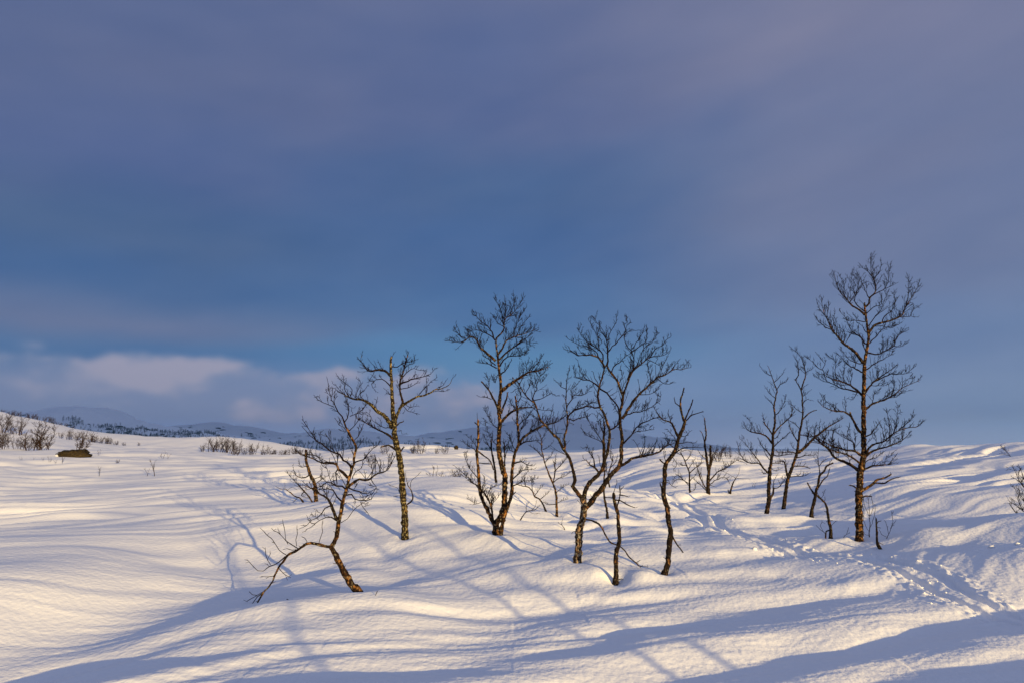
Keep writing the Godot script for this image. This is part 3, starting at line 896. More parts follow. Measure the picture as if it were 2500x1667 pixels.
func build_trees() -> void:
	tree("bent_birch", "crooked bare birch bent low over the snow with one long arching branch touching it", "tree", "bare birches on the snow", -1.704, 7.9, 1, 1, [
		["trunk", .0429, .0251, .006, -.029, 0, -.017, .052, 0, -.087, .118, 0, -.154, .227, 0, -.214, .315, 0, -.263, .414, 0, -.324, .502, 0],
		["stem", .0251, .0085, -.324, .502, 0, -.275, .58, .003, -.26, .659, .005, -.247, .759, .007, -.228, .871, .008, -.213, .961, .009, -.194, 1.052, .01, -.168, 1.143, .011, -.148, 1.245, .013, -.122, 1.348, .016, -.095, 1.428, .019, -.102, 1.474, .021, -.092, 1.543, .024, -.076, 1.6, .027, -.113, 1.681, .031, -.137, 1.739, .033, -.168, 1.797, .036, -.199, 1.843, .037, -.215, 1.89, .039],
		["bough", .0168, .0073, -.33, .508, 0, -.404, .514, .003, -.485, .536, .006, -.576, .548, .008, -.653, .504, .011, -.718, .46, .015, -.794, .423, .022, -.834, .363, .03, -.884, .289, .041, -.92, .204, .053, -.932, .151, .06, -.966, .098, .067, -1.018, .045, .073, -1.037, .003, .076, -1.072, -.05, .079, -1.09, -.109, .081],
		["dead", .0062, .0038, -1.038, .024, .075, -1.082, -.013, .103, -1.105, -.048, .141, -1.127, -.08, .15],
		["dead", .0038, .0008, -1.028, .04, .074, -1.109, -.007, .029, -1.179, -.045, .002, -1.222, -.069, -.008],
		["dead", .0026, .0008, -1.109, -.007, .029, -1.149, .007, .045, -1.187, .03, .054],
		["sparse", .005, .0008, -.805, .417, .023, -.854, .455, .055, -.884, .49, .07, -.918, .546, .08, -.941, .591, .085, -.973, .614, .095, -1.012, .645, .117, -1.045, .673, .14],
		["sparse", .0073, .0014, -.821, .407, .025, -.888, .359, .004, -.947, .325, -.005, -1.004, .302, -.009, -1.062, .251, -.02, -1.138, .253, -.04, -1.207, .282, -.066, -1.277, .327, -.092],
		["sparse", .0062, .0008, -.686, .488, .013, -.753, .528, .025, -.808, .574, .039, -.856, .634, .076, -.893, .682, .107, -.945, .695, .123],
		["sparse", .0032, .0008, -.703, .516, .018, -.709, .584, .028, -.693, .653, .053, -.697, .71, .061],
		["sparse", .0026, .0008, -.796, .54, .034, -.831, .594, .023, -.847, .669, .003, -.872, .758, -.005],
		["sparse", .0032, .0008, -.462, .542, .005, -.449, .6, -.021, -.439, .676, -.037, -.451, .731, -.049],
		["dead", .0032, .0008, -.588, .559, .008, -.618, .595, .027, -.649, .624, .043],
		["sparse", .0032, .0008, -.993, .313, -.008, -1.049, .365, -.029, -1.085, .448, -.07],
		["dead", .002, .0008, -.663, .482, .012, -.749, .474, -.007, -.83, .48, -.043],
		["branch", .0145, .0038, -.265, .804, .007, -.3, .884, .021, -.33, .976, .051, -.356, 1.035, .092, -.408, 1.085, .158, -.454, 1.11, .201, -.503, 1.156, .234, -.568, 1.19, .249],
		["branch", .0062, .0014, -.271, .793, .007, -.321, .822, .018, -.382, .825, .047, -.441, .8, .077, -.482, .757, .087, -.519, .73, .093],
		["branch", .0062, .0014, -.336, .959, .047, -.394, .932, .062, -.421, .878, .081, -.461, .835, .094, -.527, .813, .1, -.568, .759, .106, -.588, .743, .112],
		["branch", .0085, .0026, -.185, 1.143, .011, -.226, 1.175, -.01, -.291, 1.185, -.035, -.355, 1.207, -.053, -.415, 1.207, -.061, -.474, 1.161, -.068, -.536, 1.149, -.081, -.614, 1.135, -.109],
		["branch", .0133, .0038, -.166, 1.268, .013, -.225, 1.323, -.03, -.292, 1.357, -.057, -.321, 1.414, -.07, -.394, 1.426, -.079, -.468, 1.425, -.093, -.521, 1.437, -.11, -.577, 1.459, -.137, -.664, 1.494, -.186, -.721, 1.505, -.215],
		["branch", .0062, .0038, -.292, 1.368, -.059, -.322, 1.322, -.065, -.31, 1.241, -.079, -.312, 1.182, -.093],
		["branch", .0097, .0014, -.123, 1.394, .018, -.17, 1.44, .023, -.217, 1.474, .027, -.253, 1.531, .031, -.31, 1.543, .038, -.366, 1.566, .05, -.41, 1.612, .066, -.463, 1.658, .089, -.506, 1.681, .104, -.539, 1.726, .12, -.572, 1.783, .134, -.606, 1.829, .142, -.648, 1.88, .147],
		["sparse", .0026, .0008, -.485, 1.669, .097, -.582, 1.749, .134, -.628, 1.795, .142],
		["branch", .0121, .002, -.151, 1.165, .011, -.09, 1.212, .03, -.015, 1.247, .06, .086, 1.244, .105, .148, 1.284, .134, .208, 1.319, .154, .29, 1.342, .166, .335, 1.387, .172, .369, 1.443, .181, .393, 1.499, .197],
		["branch", .0038, .0014, .123, 1.261, .12, .154, 1.215, .094, .185, 1.169, .072, .139, 1.1, .061, .042, 1.076, .034],
		["branch", .0038, .0008, .243, 1.33, .158, .235, 1.376, .183, .202, 1.443, .198, .173, 1.5, .233],
		["branch", .0032, .0008, .301, 1.364, .168, .348, 1.432, .185, .34, 1.5, .216],
		["branch", .0073, .0014, -.145, 1.154, .011, -.091, 1.131, .016, -.031, 1.109, .022, .019, 1.087, .034, .08, 1.1, .051, .15, 1.146, .064],
		["branch", .0073, .0014, -.171, 1.074, .01, -.111, 1.075, .02, -.057, 1.032, .047, .011, 1.013, .093, .09, 1.028, .145, .152, 1.041, .17, .198, 1.097, .182],
		["branch", .0038, .0008, .012, 1.002, .093, .041, .948, .113, .09, .899, .124],
		["branch", .0073, .0014, -.106, 1.428, .019, -.049, 1.463, .046, .015, 1.475, .074, .075, 1.532, .094, .121, 1.589, .102, .182, 1.623, .125],
		["sparse", .0038, .0008, -.218, .77, .007, -.144, .807, .033, -.099, .886, .044, -.014, .967, .075],
		["branch", .0085, .002, -.221, 1.007, .009, -.282, 1.044, -.022, -.329, 1.117, -.036, -.386, 1.139, -.05, -.48, 1.136, -.094, -.562, 1.122, -.135],
		["branch", .0044, .0008, -.107, 1.256, .014, -.071, 1.337, .034, -.005, 1.372, .073, .038, 1.453, .126],
		["branch", .0073, .0008, -.218, 1.89, .039, -.246, 1.96, .032, -.285, 2.007, .023, -.327, 2.055, .005, -.361, 2.128, -.026, -.404, 2.165, -.048, -.437, 2.25, -.071, -.455, 2.335, -.08],
		["branch", .0038, .0008, -.353, 2.068, -.003, -.419, 2.084, .018, -.48, 2.105, .054, -.537, 2.14, .067, -.554, 2.169, .072],
		["branch", .0056, .002, -.218, 1.89, .039, -.18, 1.936, .057, -.147, 2.004, .082, -.166, 2.074, .09, -.176, 2.131, .102],
		["branch", .0038, .0008, -.149, 1.959, .066, -.094, 1.995, .034, -.027, 2.031, .023, .001, 2.091, -.002],
		["branch", .005, .0014, -.157, 1.797, .035, -.105, 1.843, .065, -.067, 1.888, .082, -.037, 1.933, .12],
		["branch", .0038, .0008, -.192, 1.797, .036, -.236, 1.832, .029, -.282, 1.867, .014, -.31, 1.903, .001],
		["branch", .0026, .0008, -.162, 1.785, .035, -.192, 1.728, .022, -.148, 1.705, .008],
		["branch", .0032, .0008, -.107, 1.681, .031, -.064, 1.728, .02, -.036, 1.786, -.001, -.017, 1.868, -.011],
		["branch", .0026, .0008, -.355, 1.207, -.053, -.394, 1.278, -.013, -.402, 1.359, .011, -.447, 1.405, .025],
		["branch", .0038, .0008, -.315, 1.426, -.07, -.312, 1.507, -.115, -.347, 1.6, -.146],
		["branch", .0038, .0008, -.228, 1.474, .027, -.212, 1.566, .059, -.217, 1.646, .099],
	])
	tree("birch_snag", "broken orange-barked birch snag behind the crown of the crooked bent birch", "tree", "bare birches on the snow", -4.803, 17, 1, .9, [
		["trunk", .049, .026, .051, -.029, 0, .014, .243, 0, -.02, .463, 0, -.129, .66, 0, -.201, .857, 0, -.26, 1.054, 0, -.27, 1.278, 0],
		["branch", .0158, .0043, -.265, 1.154, 0, -.396, 1.179, .027, -.504, 1.303, .101],
		["branch", .0133, .0056, -.266, 1.178, 0, -.118, 1.154, .027, .02, 1.13, .069],
		["branch", .0158, .0031, -.05, 0, 0, -.165, .168, -.026, -.283, .263, -.072, -.411, .382, -.146, -.565, .501, -.216, -.68, .6, -.243, -.793, .724, -.259],
		["branch", .0133, .0018, -.13, .684, 0, -.245, .612, .024, -.36, .613, .057, -.481, .688, .079, -.535, .86, .093],
		["branch", .0094, .0018, -.214, .881, 0, -.396, .854, -.106, -.475, 1.026, -.172],
		["branch", .0094, .0018, -.099, .537, 0, .004, .583, -.071, .118, .68, -.098, .059, .876, -.189],
		["branch", .0094, .0018, -.02, .463, 0, .163, .564, .047, .332, .665, .133],
		["branch", .0094, .0018, -.04, .341, 0, -.202, .413, -.03, -.378, .507, -.102],
		["branch", .0094, .0018, -.283, .263, -.072, -.343, .168, -.037, -.173, .123, .024],
	])
	tree("dead_branch", "dark fallen branch slanting out of the snow left of the orange-barked snag", "branch", "", -5.065, 17, .5, .6, [
		["bough", .0184, .0031, .008, -.019, 0, -.092, .102, 0, -.219, .151, 0, -.348, .248, 0, -.477, .322, 0, -.577, .322, 0, -.705, .395, 0],
		["dead", .0082, .0056, -.167, .102, 0, -.266, .007, .024],
		["sparse", .0056, .0018, -.477, .322, 0, -.486, .433, .025],
		["sparse", .0056, .0018, -.426, .297, 0, -.339, .369, -.03, -.221, .318, -.061],
	])
	tree("birch_tree", "single lichen-speckled birch with a flat spreading crown right of the bent birch", "tree", "bare birches on the snow", -1.746, 11.5, 1.1, .9, [
		["trunk", .0521, .0435, 0, -.019, 0, -.006, .24, 0, -.02, .469, 0, -.06, .749, 0, -.075, .997, 0, -.114, 1.23, 0, -.144, 1.398, 0, -.191, 1.567, 0, -.221, 1.736, 0],
		["stem", .04, .0176, -.221, 1.736, 0, -.218, 1.872, -.011, -.248, 2.009, -.018, -.273, 2.249, -.024, -.292, 2.51, -.042, -.32, 2.74, -.069, -.33, 2.953, -.092, -.318, 3.01, -.096],
		["bough", .0262, .0029, -.211, 1.923, -.014, -.181, 2.043, -.018, -.132, 2.146, -.021, -.048, 2.215, -.024, .054, 2.267, -.029, .138, 2.328, -.037, .24, 2.346, -.047, .358, 2.39, -.062, .426, 2.443, -.072, .528, 2.461, -.083, .614, 2.497, -.09, .683, 2.55, -.095, .733, 2.655, -.099],
		["branch", .0072, .0012, .171, 2.371, -.041, .275, 2.465, -.02, .364, 2.557, .016, .451, 2.625, .026],
		["branch", .0055, .0012, .29, 2.372, -.055, .295, 2.461, -.071, .3, 2.549, -.089, .279, 2.655, -.098],
		["branch", .0047, .0012, .494, 2.479, -.08, .582, 2.529, -.058, .617, 2.598, -.048],
		["branch", .0055, .0012, .358, 2.408, -.063, .471, 2.431, -.133, .573, 2.433, -.159, .638, 2.473, -.215],
		["branch", .0176, .0047, -.14, 2.129, -.021, -.105, 2.251, -.051, -.146, 2.391, -.068, -.159, 2.513, -.076, -.139, 2.654, -.092, -.111, 2.78, -.121, -.075, 2.964, -.178, -.055, 3.089, -.21],
		["branch", .0064, .0029, -.294, 2.353, -.031, -.374, 2.436, .016],
		["branch", .0176, .0021, -.326, 2.686, -.062, -.401, 2.758, -.078, -.494, 2.787, -.105, -.611, 2.794, -.167, -.693, 2.774, -.225, -.799, 2.836, -.301, -.866, 2.931, -.349, -.907, 2.987, -.364, -.894, 3.061, -.375],
		["branch", .0081, .0021, -.3, 2.493, -.04, -.368, 2.544, -.027, -.45, 2.61, .006, -.548, 2.607, .035, -.612, 2.537, .048, -.538, 2.433, .058],
		["branch", .0064, .0012, -.438, 2.768, -.088, -.501, 2.835, -.133, -.543, 2.926, -.158],
		["branch", .0055, .0012, -.611, 2.794, -.167, -.648, 2.717, -.185, -.701, 2.647, -.2],
		["branch", .0081, .0021, -.307, 2.846, -.08, -.206, 2.842, -.047, -.118, 2.893, -.034, -.029, 2.917, -.017, .063, 2.922, .02, .137, 2.952, .054],
		["branch", .0107, .0012, -.151, 2.548, -.08, -.027, 2.599, -.058, .078, 2.633, -.048, .185, 2.647, -.023, .294, 2.678, .021, .366, 2.709, .052, .437, 2.793, .081],
		["branch", .0072, .0012, -.139, 2.654, -.092, -.034, 2.758, -.08, .073, 2.808, -.052, .163, 2.788, -.032, .251, 2.787, -.025],
		["branch", .0072, .0021, -.148, 2.461, -.073, -.036, 2.483, -.132, .057, 2.542, -.204, .142, 2.579, -.222],
		["branch", .0055, .0012, -.111, 2.78, -.121, -.015, 2.86, -.052, .076, 2.891, -.016, .095, 3.01, .013],
		["branch", .0055, .0012, -.102, 2.199, -.04, -.019, 2.097, -.077, .067, 2.063, -.085, .151, 2.039, -.108],
		["branch", .0055, .0012, -.048, 2.215, -.024, .019, 2.147, -.046, .117, 2.184, -.08],
		["branch", .0279, .0047, -.266, 1.804, -.006, -.32, 1.907, -.048, -.414, 2.011, -.076, -.522, 2.081, -.09, -.616, 2.168, -.111, -.712, 2.24, -.147, -.831, 2.296, -.204, -.971, 2.301, -.276, -1.093, 2.341, -.34, -1.196, 2.398, -.389, -1.275, 2.435, -.416],
		["branch", .0055, .0012, -.912, 2.299, -.249, -.876, 2.386, -.232, -.777, 2.451, -.171, -.739, 2.519, -.147],
		["branch", .0064, .0012, -1.095, 2.359, -.346, -1.158, 2.45, -.372, -1.2, 2.582, -.452, -1.306, 2.677, -.499, -1.346, 2.732, -.509],
		["branch", .0064, .0012, -1.054, 2.357, -.324, -1.03, 2.466, -.355, -1.114, 2.559, -.394, -1.191, 2.632, -.406, -1.216, 2.723, -.419],
		["branch", .0055, .0012, -1.177, 2.397, -.383, -1.277, 2.507, -.412, -1.374, 2.58, -.428],
		["branch", .0055, .0012, -.971, 2.319, -.276, -.914, 2.457, -.236, -.862, 2.579, -.218, -.926, 2.646, -.182],
		["branch", .0055, .0021, -1.11, 2.323, -.34, -1.11, 2.218, -.355, -1.042, 2.166, -.374, -1.026, 2.096, -.396],
		["branch", .0055, .0021, -.541, 2.098, -.095, -.558, 2.201, -.075, -.537, 2.285, -.046],
		["branch", .0038, .0012, -.752, 2.259, -.168, -.763, 2.171, -.148, -.809, 2.1, -.131],
		["branch", .0159, .0029, -.235, 1.617, 0, -.347, 1.703, -.042, -.483, 1.755, -.116, -.622, 1.826, -.193, -.717, 1.879, -.225, -.809, 1.931, -.239, -.902, 1.984, -.254, -.925, 2.037, -.269],
		["branch", .0055, .0012, -.699, 1.879, -.221, -.654, 1.98, -.157, -.703, 2.066, -.129, -.799, 2.047, -.096],
		["branch", .0064, .0012, -.293, 1.804, -.011, -.385, 1.813, -.043, -.456, 1.839, -.054, -.547, 1.891, -.071, -.605, 1.926, -.096],
		["dead", .0124, .0072, -.191, 1.838, -.009, -.145, 1.89, -.032, -.083, 1.917, -.077],
		["sparse", .0038, .0012, -.195, 1.736, 0, -.104, 1.77, -.015, -.09, 1.703, -.044, -.041, 1.703, -.059],
		["dead", .0107, .0064, -.244, 1.889, -.012, -.277, 1.939, .006],
		["dead", .0193, .009, -.196, 1.449, 0, -.277, 1.507, .033, -.341, 1.516, .06, -.43, 1.482, .073],
		["dead", .0159, .009, -.127, 1.398, 0, -.073, 1.465, .031, -.046, 1.491, .04],
		["sparse", .0141, .0021, .02, .559, 0, .116, .636, .037, .092, .786, .064, .041, .852, .069, .015, .951, .083, .001, 1.068, .116],
		["sparse", .0055, .0012, .083, .835, .066, .101, .952, .096, .169, 1.002, .111, .24, 1.069, .151],
		["dead", .0064, .0021, -.084, .699, 0, -.142, .816, .026, -.204, .843, .062, -.266, .861, .093],
		["dead", .0029, .0012, -.093, .699, 0, -.204, .702, .04],
	])
	tree("birch_tree", "tall many-stemmed birch with trunks joined at the snow and a dead pole on its left", "tree", "bare birches on the snow", -.262, 12, 2, 1.05, [
		["trunk", .0525, .0364, -.009, -.017, 0, -.009, .187, 0, .069, .323, 0, .121, .477, 0, .139, .649, 0, .138, .822, 0, .138, .995, 0, .085, 1.152, 0, .049, 1.309, 0, .031, 1.484, 0, .039, 1.696, 0],
		["stem", .0364, .013, .039, 1.696, 0, .047, 1.91, -.012, .037, 2.124, -.018, .046, 2.304, -.021, .063, 2.485, -.025, .063, 2.63, -.032, .044, 2.777, -.042, .016, 2.925, -.054, .006, 3.11, -.07, -.022, 3.26, -.081, -.023, 3.41, -.089],
		["stem", .0364, .013, .053, -.11, 0, .087, .136, .007, .157, .392, .012, .227, .598, .017, .262, .754, .023, .253, .927, .032, .262, 1.066, .042, .288, 1.24, .057, .315, 1.397, .072, .368, 1.519, .085, .377, 1.694, .1, .359, 1.905, .115, .351, 2.081, .125, .333, 2.258, .131, .315, 2.364, .133],
		["stem", .0346, .0148, -.018, .153, 0, -.088, .272, .002, -.159, .426, .005, -.23, .564, .01, -.284, .719, .018, -.302, .892, .03, -.32, 1.083, .043, -.33, 1.24, .053, -.348, 1.397, .061, -.323, 1.572, .066, -.324, 1.783, .07, -.334, 1.959, .072],
		["dead", .0112, .0076, -.328, 1.871, .071, -.386, 1.914, .102],
		["branch", .0148, .0094, -.062, .221, .001, -.085, .455, .146, -.119, .577, .187, -.205, .714, .218, -.272, .802, .276],
		["dead", .022, .0112, -.012, .891, 0, -.033, 1.061, -.113, -.062, 1.236, -.16, -.1, 1.449, -.218, -.114, 1.63, -.335],
		["dead", .013, .0094, -.322, 1.414, .061, -.198, 1.327, .043, -.11, 1.239, .028, -.057, 1.099, -.007],
		["dead", .0094, .0076, -.312, 1.222, .052, -.106, 1.215, .137],
		["branch", .0094, .0022, -.041, 3.372, -.087, -.087, 3.427, -.082, -.142, 3.463, -.073, -.233, 3.513, -.04, -.377, 3.541, .013, -.522, 3.547, .031],
		["branch", .0103, .0013, -.05, 3.391, -.086, -.131, 3.547, -.019, -.211, 3.626, .054, -.283, 3.674, .094, -.355, 3.763, .115, -.427, 3.86, .137],
		["branch", .0121, .0013, -.023, 3.41, -.088, .061, 3.475, -.031, .116, 3.555, .04, .135, 3.703, .139, .226, 3.769, .175, .334, 3.875, .197, .388, 3.962, .223, .459, 4.042, .279],
		["branch", .0076, .0013, .135, 3.703, .139, .08, 3.84, .096, .061, 3.954, .083, -.031, 4.09, .06, -.032, 4.17, .037],
		["branch", .0067, .0013, .226, 3.787, .177, .262, 3.911, .202, .298, 4.037, .218, .28, 4.157, .256],
		["branch", .0067, .0013, .116, 3.587, .065, .007, 3.666, .039, -.068, 3.771, -.022, -.106, 3.832, -.049],
		["branch", .0058, .0013, .153, 3.755, .152, .154, 3.948, .204, .136, 4.053, .228],
		["branch", .0148, .0022, -.003, 3.11, -.07, .079, 3.206, -.092, .133, 3.345, -.148, .243, 3.431, -.222, .336, 3.477, -.273, .468, 3.522, -.315, .581, 3.563, -.33, .694, 3.623, -.348],
		["branch", .0067, .0013, .336, 3.477, -.273, .392, 3.55, -.253, .429, 3.64, -.227, .485, 3.713, -.214, .578, 3.843, -.198],
		["branch", .0067, .0013, .28, 3.453, -.241, .299, 3.584, -.123, .354, 3.686, -.07, .409, 3.812, -.041, .499, 3.905, .053],
		["branch", .0058, .0022, .151, 3.366, -.167, .15, 3.523, -.21, .131, 3.626, -.258],
		["branch", .013, .0022, .007, 2.999, -.06, .117, 3.101, .001, .226, 3.189, .024, .334, 3.257, .063, .406, 3.32, .125, .495, 3.353, .202, .52, 3.262, .267, .546, 3.202, .303, .598, 3.216, .329],
		["branch", .0058, .0013, .334, 3.257, .063, .389, 3.168, .047, .462, 3.084, -.01, .517, 3.181, -.044],
		["branch", .0184, .0022, -.03, 2.999, -.06, -.103, 3.071, -.047, -.211, 3.158, -.013, -.3, 3.224, .038, -.335, 3.307, .092, -.387, 3.372, .143, -.474, 3.401, .19, -.543, 3.323, .225, -.613, 3.284, .242, -.737, 3.299, .257, -.825, 3.298, .269],
		["branch", .0067, .0013, -.544, 3.36, .217, -.614, 3.392, .242, -.683, 3.457, .285, -.753, 3.473, .298, -.708, 3.561, .313],
		["branch", .0049, .0013, -.474, 3.401, .19, -.459, 3.478, .162, -.514, 3.527, .146],
		["branch", .0058, .0013, -.247, 3.173, .006, -.247, 3.28, .031, -.173, 3.349, .059],
		["branch", .0094, .0022, -.011, 2.869, -.049, -.101, 2.921, -.023, -.21, 2.955, -.004, -.298, 2.95, .036, -.369, 2.964, .067],
		["branch", .0085, .0022, -.029, 2.923, -.039, -.138, 3.029, -.011, -.244, 3.076, .051, -.262, 3.146, .071],
		["branch", .0112, .0022, .043, 2.906, -.052, .116, 3.013, -.03, .226, 3.078, .033, .334, 3.069, .096, .442, 3.083, .131, .513, 3.136, .142],
		["branch", .0094, .0022, .062, 2.759, -.04, .135, 2.81, -.009, .19, 2.878, .031, .244, 2.985, .05],
		["branch", .0058, .0022, .008, 2.759, -.04, -.029, 2.671, -.078, -.047, 2.618, -.093, -.103, 2.767, -.12],
		["branch", .0256, .0031, .081, 2.467, -.025, .189, 2.567, -.135, .317, 2.668, -.225, .428, 2.745, -.259, .558, 2.822, -.283, .69, 2.846, -.33, .824, 2.894, -.417, .922, 2.941, -.495],
		["branch", .0076, .0013, .54, 2.812, -.28, .521, 2.949, -.251, .557, 3.036, -.209],
		["branch", .0067, .0013, .614, 2.843, -.306, .69, 2.958, -.33, .767, 3.039, -.376, .826, 3.16, -.432],
		["branch", .0049, .0013, .69, 2.846, -.33, .745, 2.754, -.341, .802, 2.646, -.381, .898, 2.799, -.417],
		["dead", .0202, .0112, .028, 2.124, -.018, -.025, 2.247, .026, -.094, 2.382, .131, -.164, 2.502, .189, -.27, 2.615, .216],
		["branch", .0058, .0013, -.095, 2.314, .092, -.201, 2.347, .118, -.29, 2.347, .127],
		["branch", .0058, .0013, -.147, 2.467, .175, -.149, 2.614, .136, -.186, 2.761, .105],
		["dead", .0184, .0112, .073, 2.07, -.016, .118, 2.211, .023, .172, 2.335, .049, .181, 2.438, .095],
		["branch", .0184, .0058, .083, 1.927, -.013, .154, 2.017, -.027, .262, 2.107, -.036, .388, 2.162, -.06, .515, 2.183, -.094, .643, 2.175, -.118],
		["branch", .0076, .0013, .368, 1.852, .112, .475, 1.977, .073, .548, 2.033, .026, .602, 2.105, .006],
		["branch", .0076, .0013, .333, 2.258, .131, .423, 2.349, .091, .37, 2.519, -.007, .298, 2.63, -.03],
		["branch", .0067, .0013, .334, 2.126, -.048, .262, 2.229, .02, .226, 2.335, .046],
		["branch", .0202, .0031, .315, 1.397, .072, .423, 1.609, -.076, .515, 1.699, -.146, .625, 1.772, -.193, .772, 1.845, -.221, .9, 1.882, -.238, 1.03, 1.92, -.274, 1.126, 1.976, -.322, 1.224, 2.053, -.391],
		["branch", .0112, .0031, .369, 1.502, -.002, .475, 1.572, .03, .581, 1.59, .041, .704, 1.607, .082],
		["branch", .0112, .0022, .279, 1.205, .054, .42, 1.24, .084, .525, 1.189, .131, .611, 1.173, .174],
		["branch", .0094, .0022, .262, .927, .032, .367, 1.032, .067, .506, 1.105, .18, .609, 1.106, .223],
		["branch", .0094, .0022, .253, .823, .027, .385, .894, .067, .506, .932, .141, .662, .95, .176],
		["dead", .0112, .0058, .253, .667, .02, .332, .738, .048],
		["branch", .0085, .0013, -.319, .823, .026, -.422, .895, .092, -.507, 1, .139, -.594, 1.069, .154, -.679, 1.139, .197],
		["branch", .0076, .0013, -.329, .962, .035, -.421, 1.086, .137, -.507, 1.207, .168, -.554, 1.381, .285],
		["branch", .0067, .0013, -.348, 1.397, .061, -.426, 1.484, .105, -.512, 1.519, .145, -.578, 1.588, .222],
		["branch", .0058, .0013, -.34, 1.467, .063, -.413, 1.59, .036, -.506, 1.679, -.009],
		["branch", .0067, .0013, -.301, .771, .021, -.371, .841, .044, -.472, .914, .137, -.573, 1.019, .193],
		["branch", .0049, .0013, -.248, .564, .01, -.366, .535, .088, -.469, .624, .131],
		["branch", .0067, .0022, -.154, .662, .202, -.118, .766, .237, -.014, .835, .254, .055, .852, .268],
		["branch", .0067, .0013, -.102, .525, .172, -.017, .606, .126, .052, .689, .087],
		["branch", .0112, .0058, .138, 1.169, 0, .138, 1.449, .106, .122, 1.571, .197],
		["branch", .0067, .0013, .333, 1.414, .054, .262, 1.519, .086, .227, 1.641, .162, .157, 1.726, .232],
		["branch", .0067, .0013, .377, 1.694, .1, .438, 1.833, .144, .49, 1.935, .226, .542, 2.021, .256],
		["branch", .0067, .0013, .315, 1.397, .072, .226, 1.449, .041, .191, 1.59, .008],
		["branch", .0067, .0013, -.195, .495, .008, -.247, .652, .046, -.212, .825, .071, -.23, .964, .086],
		["branch", .0067, .0013, .031, 1.484, 0, -.074, 1.607, .086, -.145, 1.729, .114, -.196, 1.919, .185],
		["branch", .0067, .0013, .047, 1.803, -.006, -.094, 1.906, .083, -.164, 2.062, .138, -.196, 2.18, .236],
		["branch", .0067, .0013, -.1, 1.449, -.218, -.191, 1.557, -.202, -.245, 1.7, -.163],
	])
	tree("leaning_birch", "thin dark sapling leaning left behind the many-stemmed birch", "tree", "bare birches on the snow", .807, 16.5, 1.8, 1, [
		["trunk", .0203, .0079, .005, -.019, 0, -.059, .146, 0, -.155, .287, 0, -.275, .358, 0, -.323, .476, 0, -.42, .571, 0, -.565, .595, 0, -.71, .642, 0],
		["branch", .0079, .0017, -.275, .358, 0, -.179, .503, .042, -.086, .626, .123],
		["branch", .0079, .0017, -.323, .476, 0, -.344, .686, -.074, -.243, .826, -.166],
		["branch", .0079, .0017, -.468, .571, 0, -.517, .789, .08, -.421, .957, .134],
		["branch", .0079, .0017, -.155, .287, 0, -.011, .385, .045, .085, .504, .062],
	])
	tree("small_birch", "small slender birch between the many-stemmed birch and the forked birch", "tree", "bare birches on the snow", 1.027, 16, 1.7, .9, [
		["trunk", .0293, .0077, 0, -.03, 0, -.009, .232, 0, -.007, .484, 0, -.063, .714, 0, -.156, .921, 0, -.248, 1.153, 0, -.294, 1.339, 0, -.34, 1.526, 0, -.339, 1.667, 0, -.362, 1.855, 0],
		["branch", .0125, .0029, -.074, .783, 0, -.04, 1.016, .045, -.042, 1.249, .124, -.021, 1.389, .182],
		["branch", .0101, .0017, -.051, 1.016, .045, .081, 1.154, .013, .233, 1.314, -.085, .258, 1.385, -.099],
		["branch", .0089, .0017, -.063, .783, 0, .058, .874, -.028, .204, .918, -.088, .326, 1.01, -.109],
		["branch", .0101, .0029, -.294, 1.339, 0, -.414, 1.457, .068, -.51, 1.527, .11, -.627, 1.62, .133],
		["branch", .0077, .0017, -.328, 1.62, 0, -.435, 1.713, .038, -.483, 1.83, .058],
		["branch", .0077, .0017, -.316, 1.526, 0, -.2, 1.573, .038, -.106, 1.69, .08],
		["branch", .0077, .0029, .003, .301, 0, -.116, .28, .031, -.211, .282, .052, -.33, .333, .113],
		["branch", .0065, .0017, .015, .324, 0, .147, .366, -.037, .27, .385, -.099],
		["branch", .0077, .0017, -.006, .553, 0, .099, .646, .019, .239, .716, .043],
		["branch", .0077, .0017, -.271, 1.223, 0, -.148, 1.338, -.083, -.049, 1.478, -.126],
		["branch", .0077, .0017, -.35, 1.761, 0, -.264, 1.879, -.061, -.19, 1.998, -.09],
		["branch", .0065, .0017, -.362, 1.855, 0, -.43, 1.974, -.069, -.403, 2.118, -.13],
	])
	tree("dead_branch", "twiggy dead branch rising from the snow beside the base of the many-stemmed birch", "branch", "", .169, 14.5, 1, .7, [
		["bough", .0113, .0037, -.004, -.01, 0, .085, .138, 0, .17, .2, 0, .297, .22, 0, .425, .324, 0],
		["sparse", .0059, .0015, .127, .179, 0, .128, .28, -.02, .193, .36, -.064],
		["sparse", .0059, .0015, .233, .21, 0, .318, .305, .027, .338, .39, .051],
		["sparse", .0048, .0015, .191, .2, 0, .299, .131, -.069, .363, .14, -.087],
	])
	tree("dead_branch", "short bare twig on the snow in front of the small slender birch", "branch", "", 1.05, 14, .8, .6, [
		["bough", .0078, .0025, .006, -.012, 0, -.05, .103, 0, -.131, .143, 0],
		["sparse", .0036, .0015, -.05, .103, 0, -.045, .197, -.048],
	])
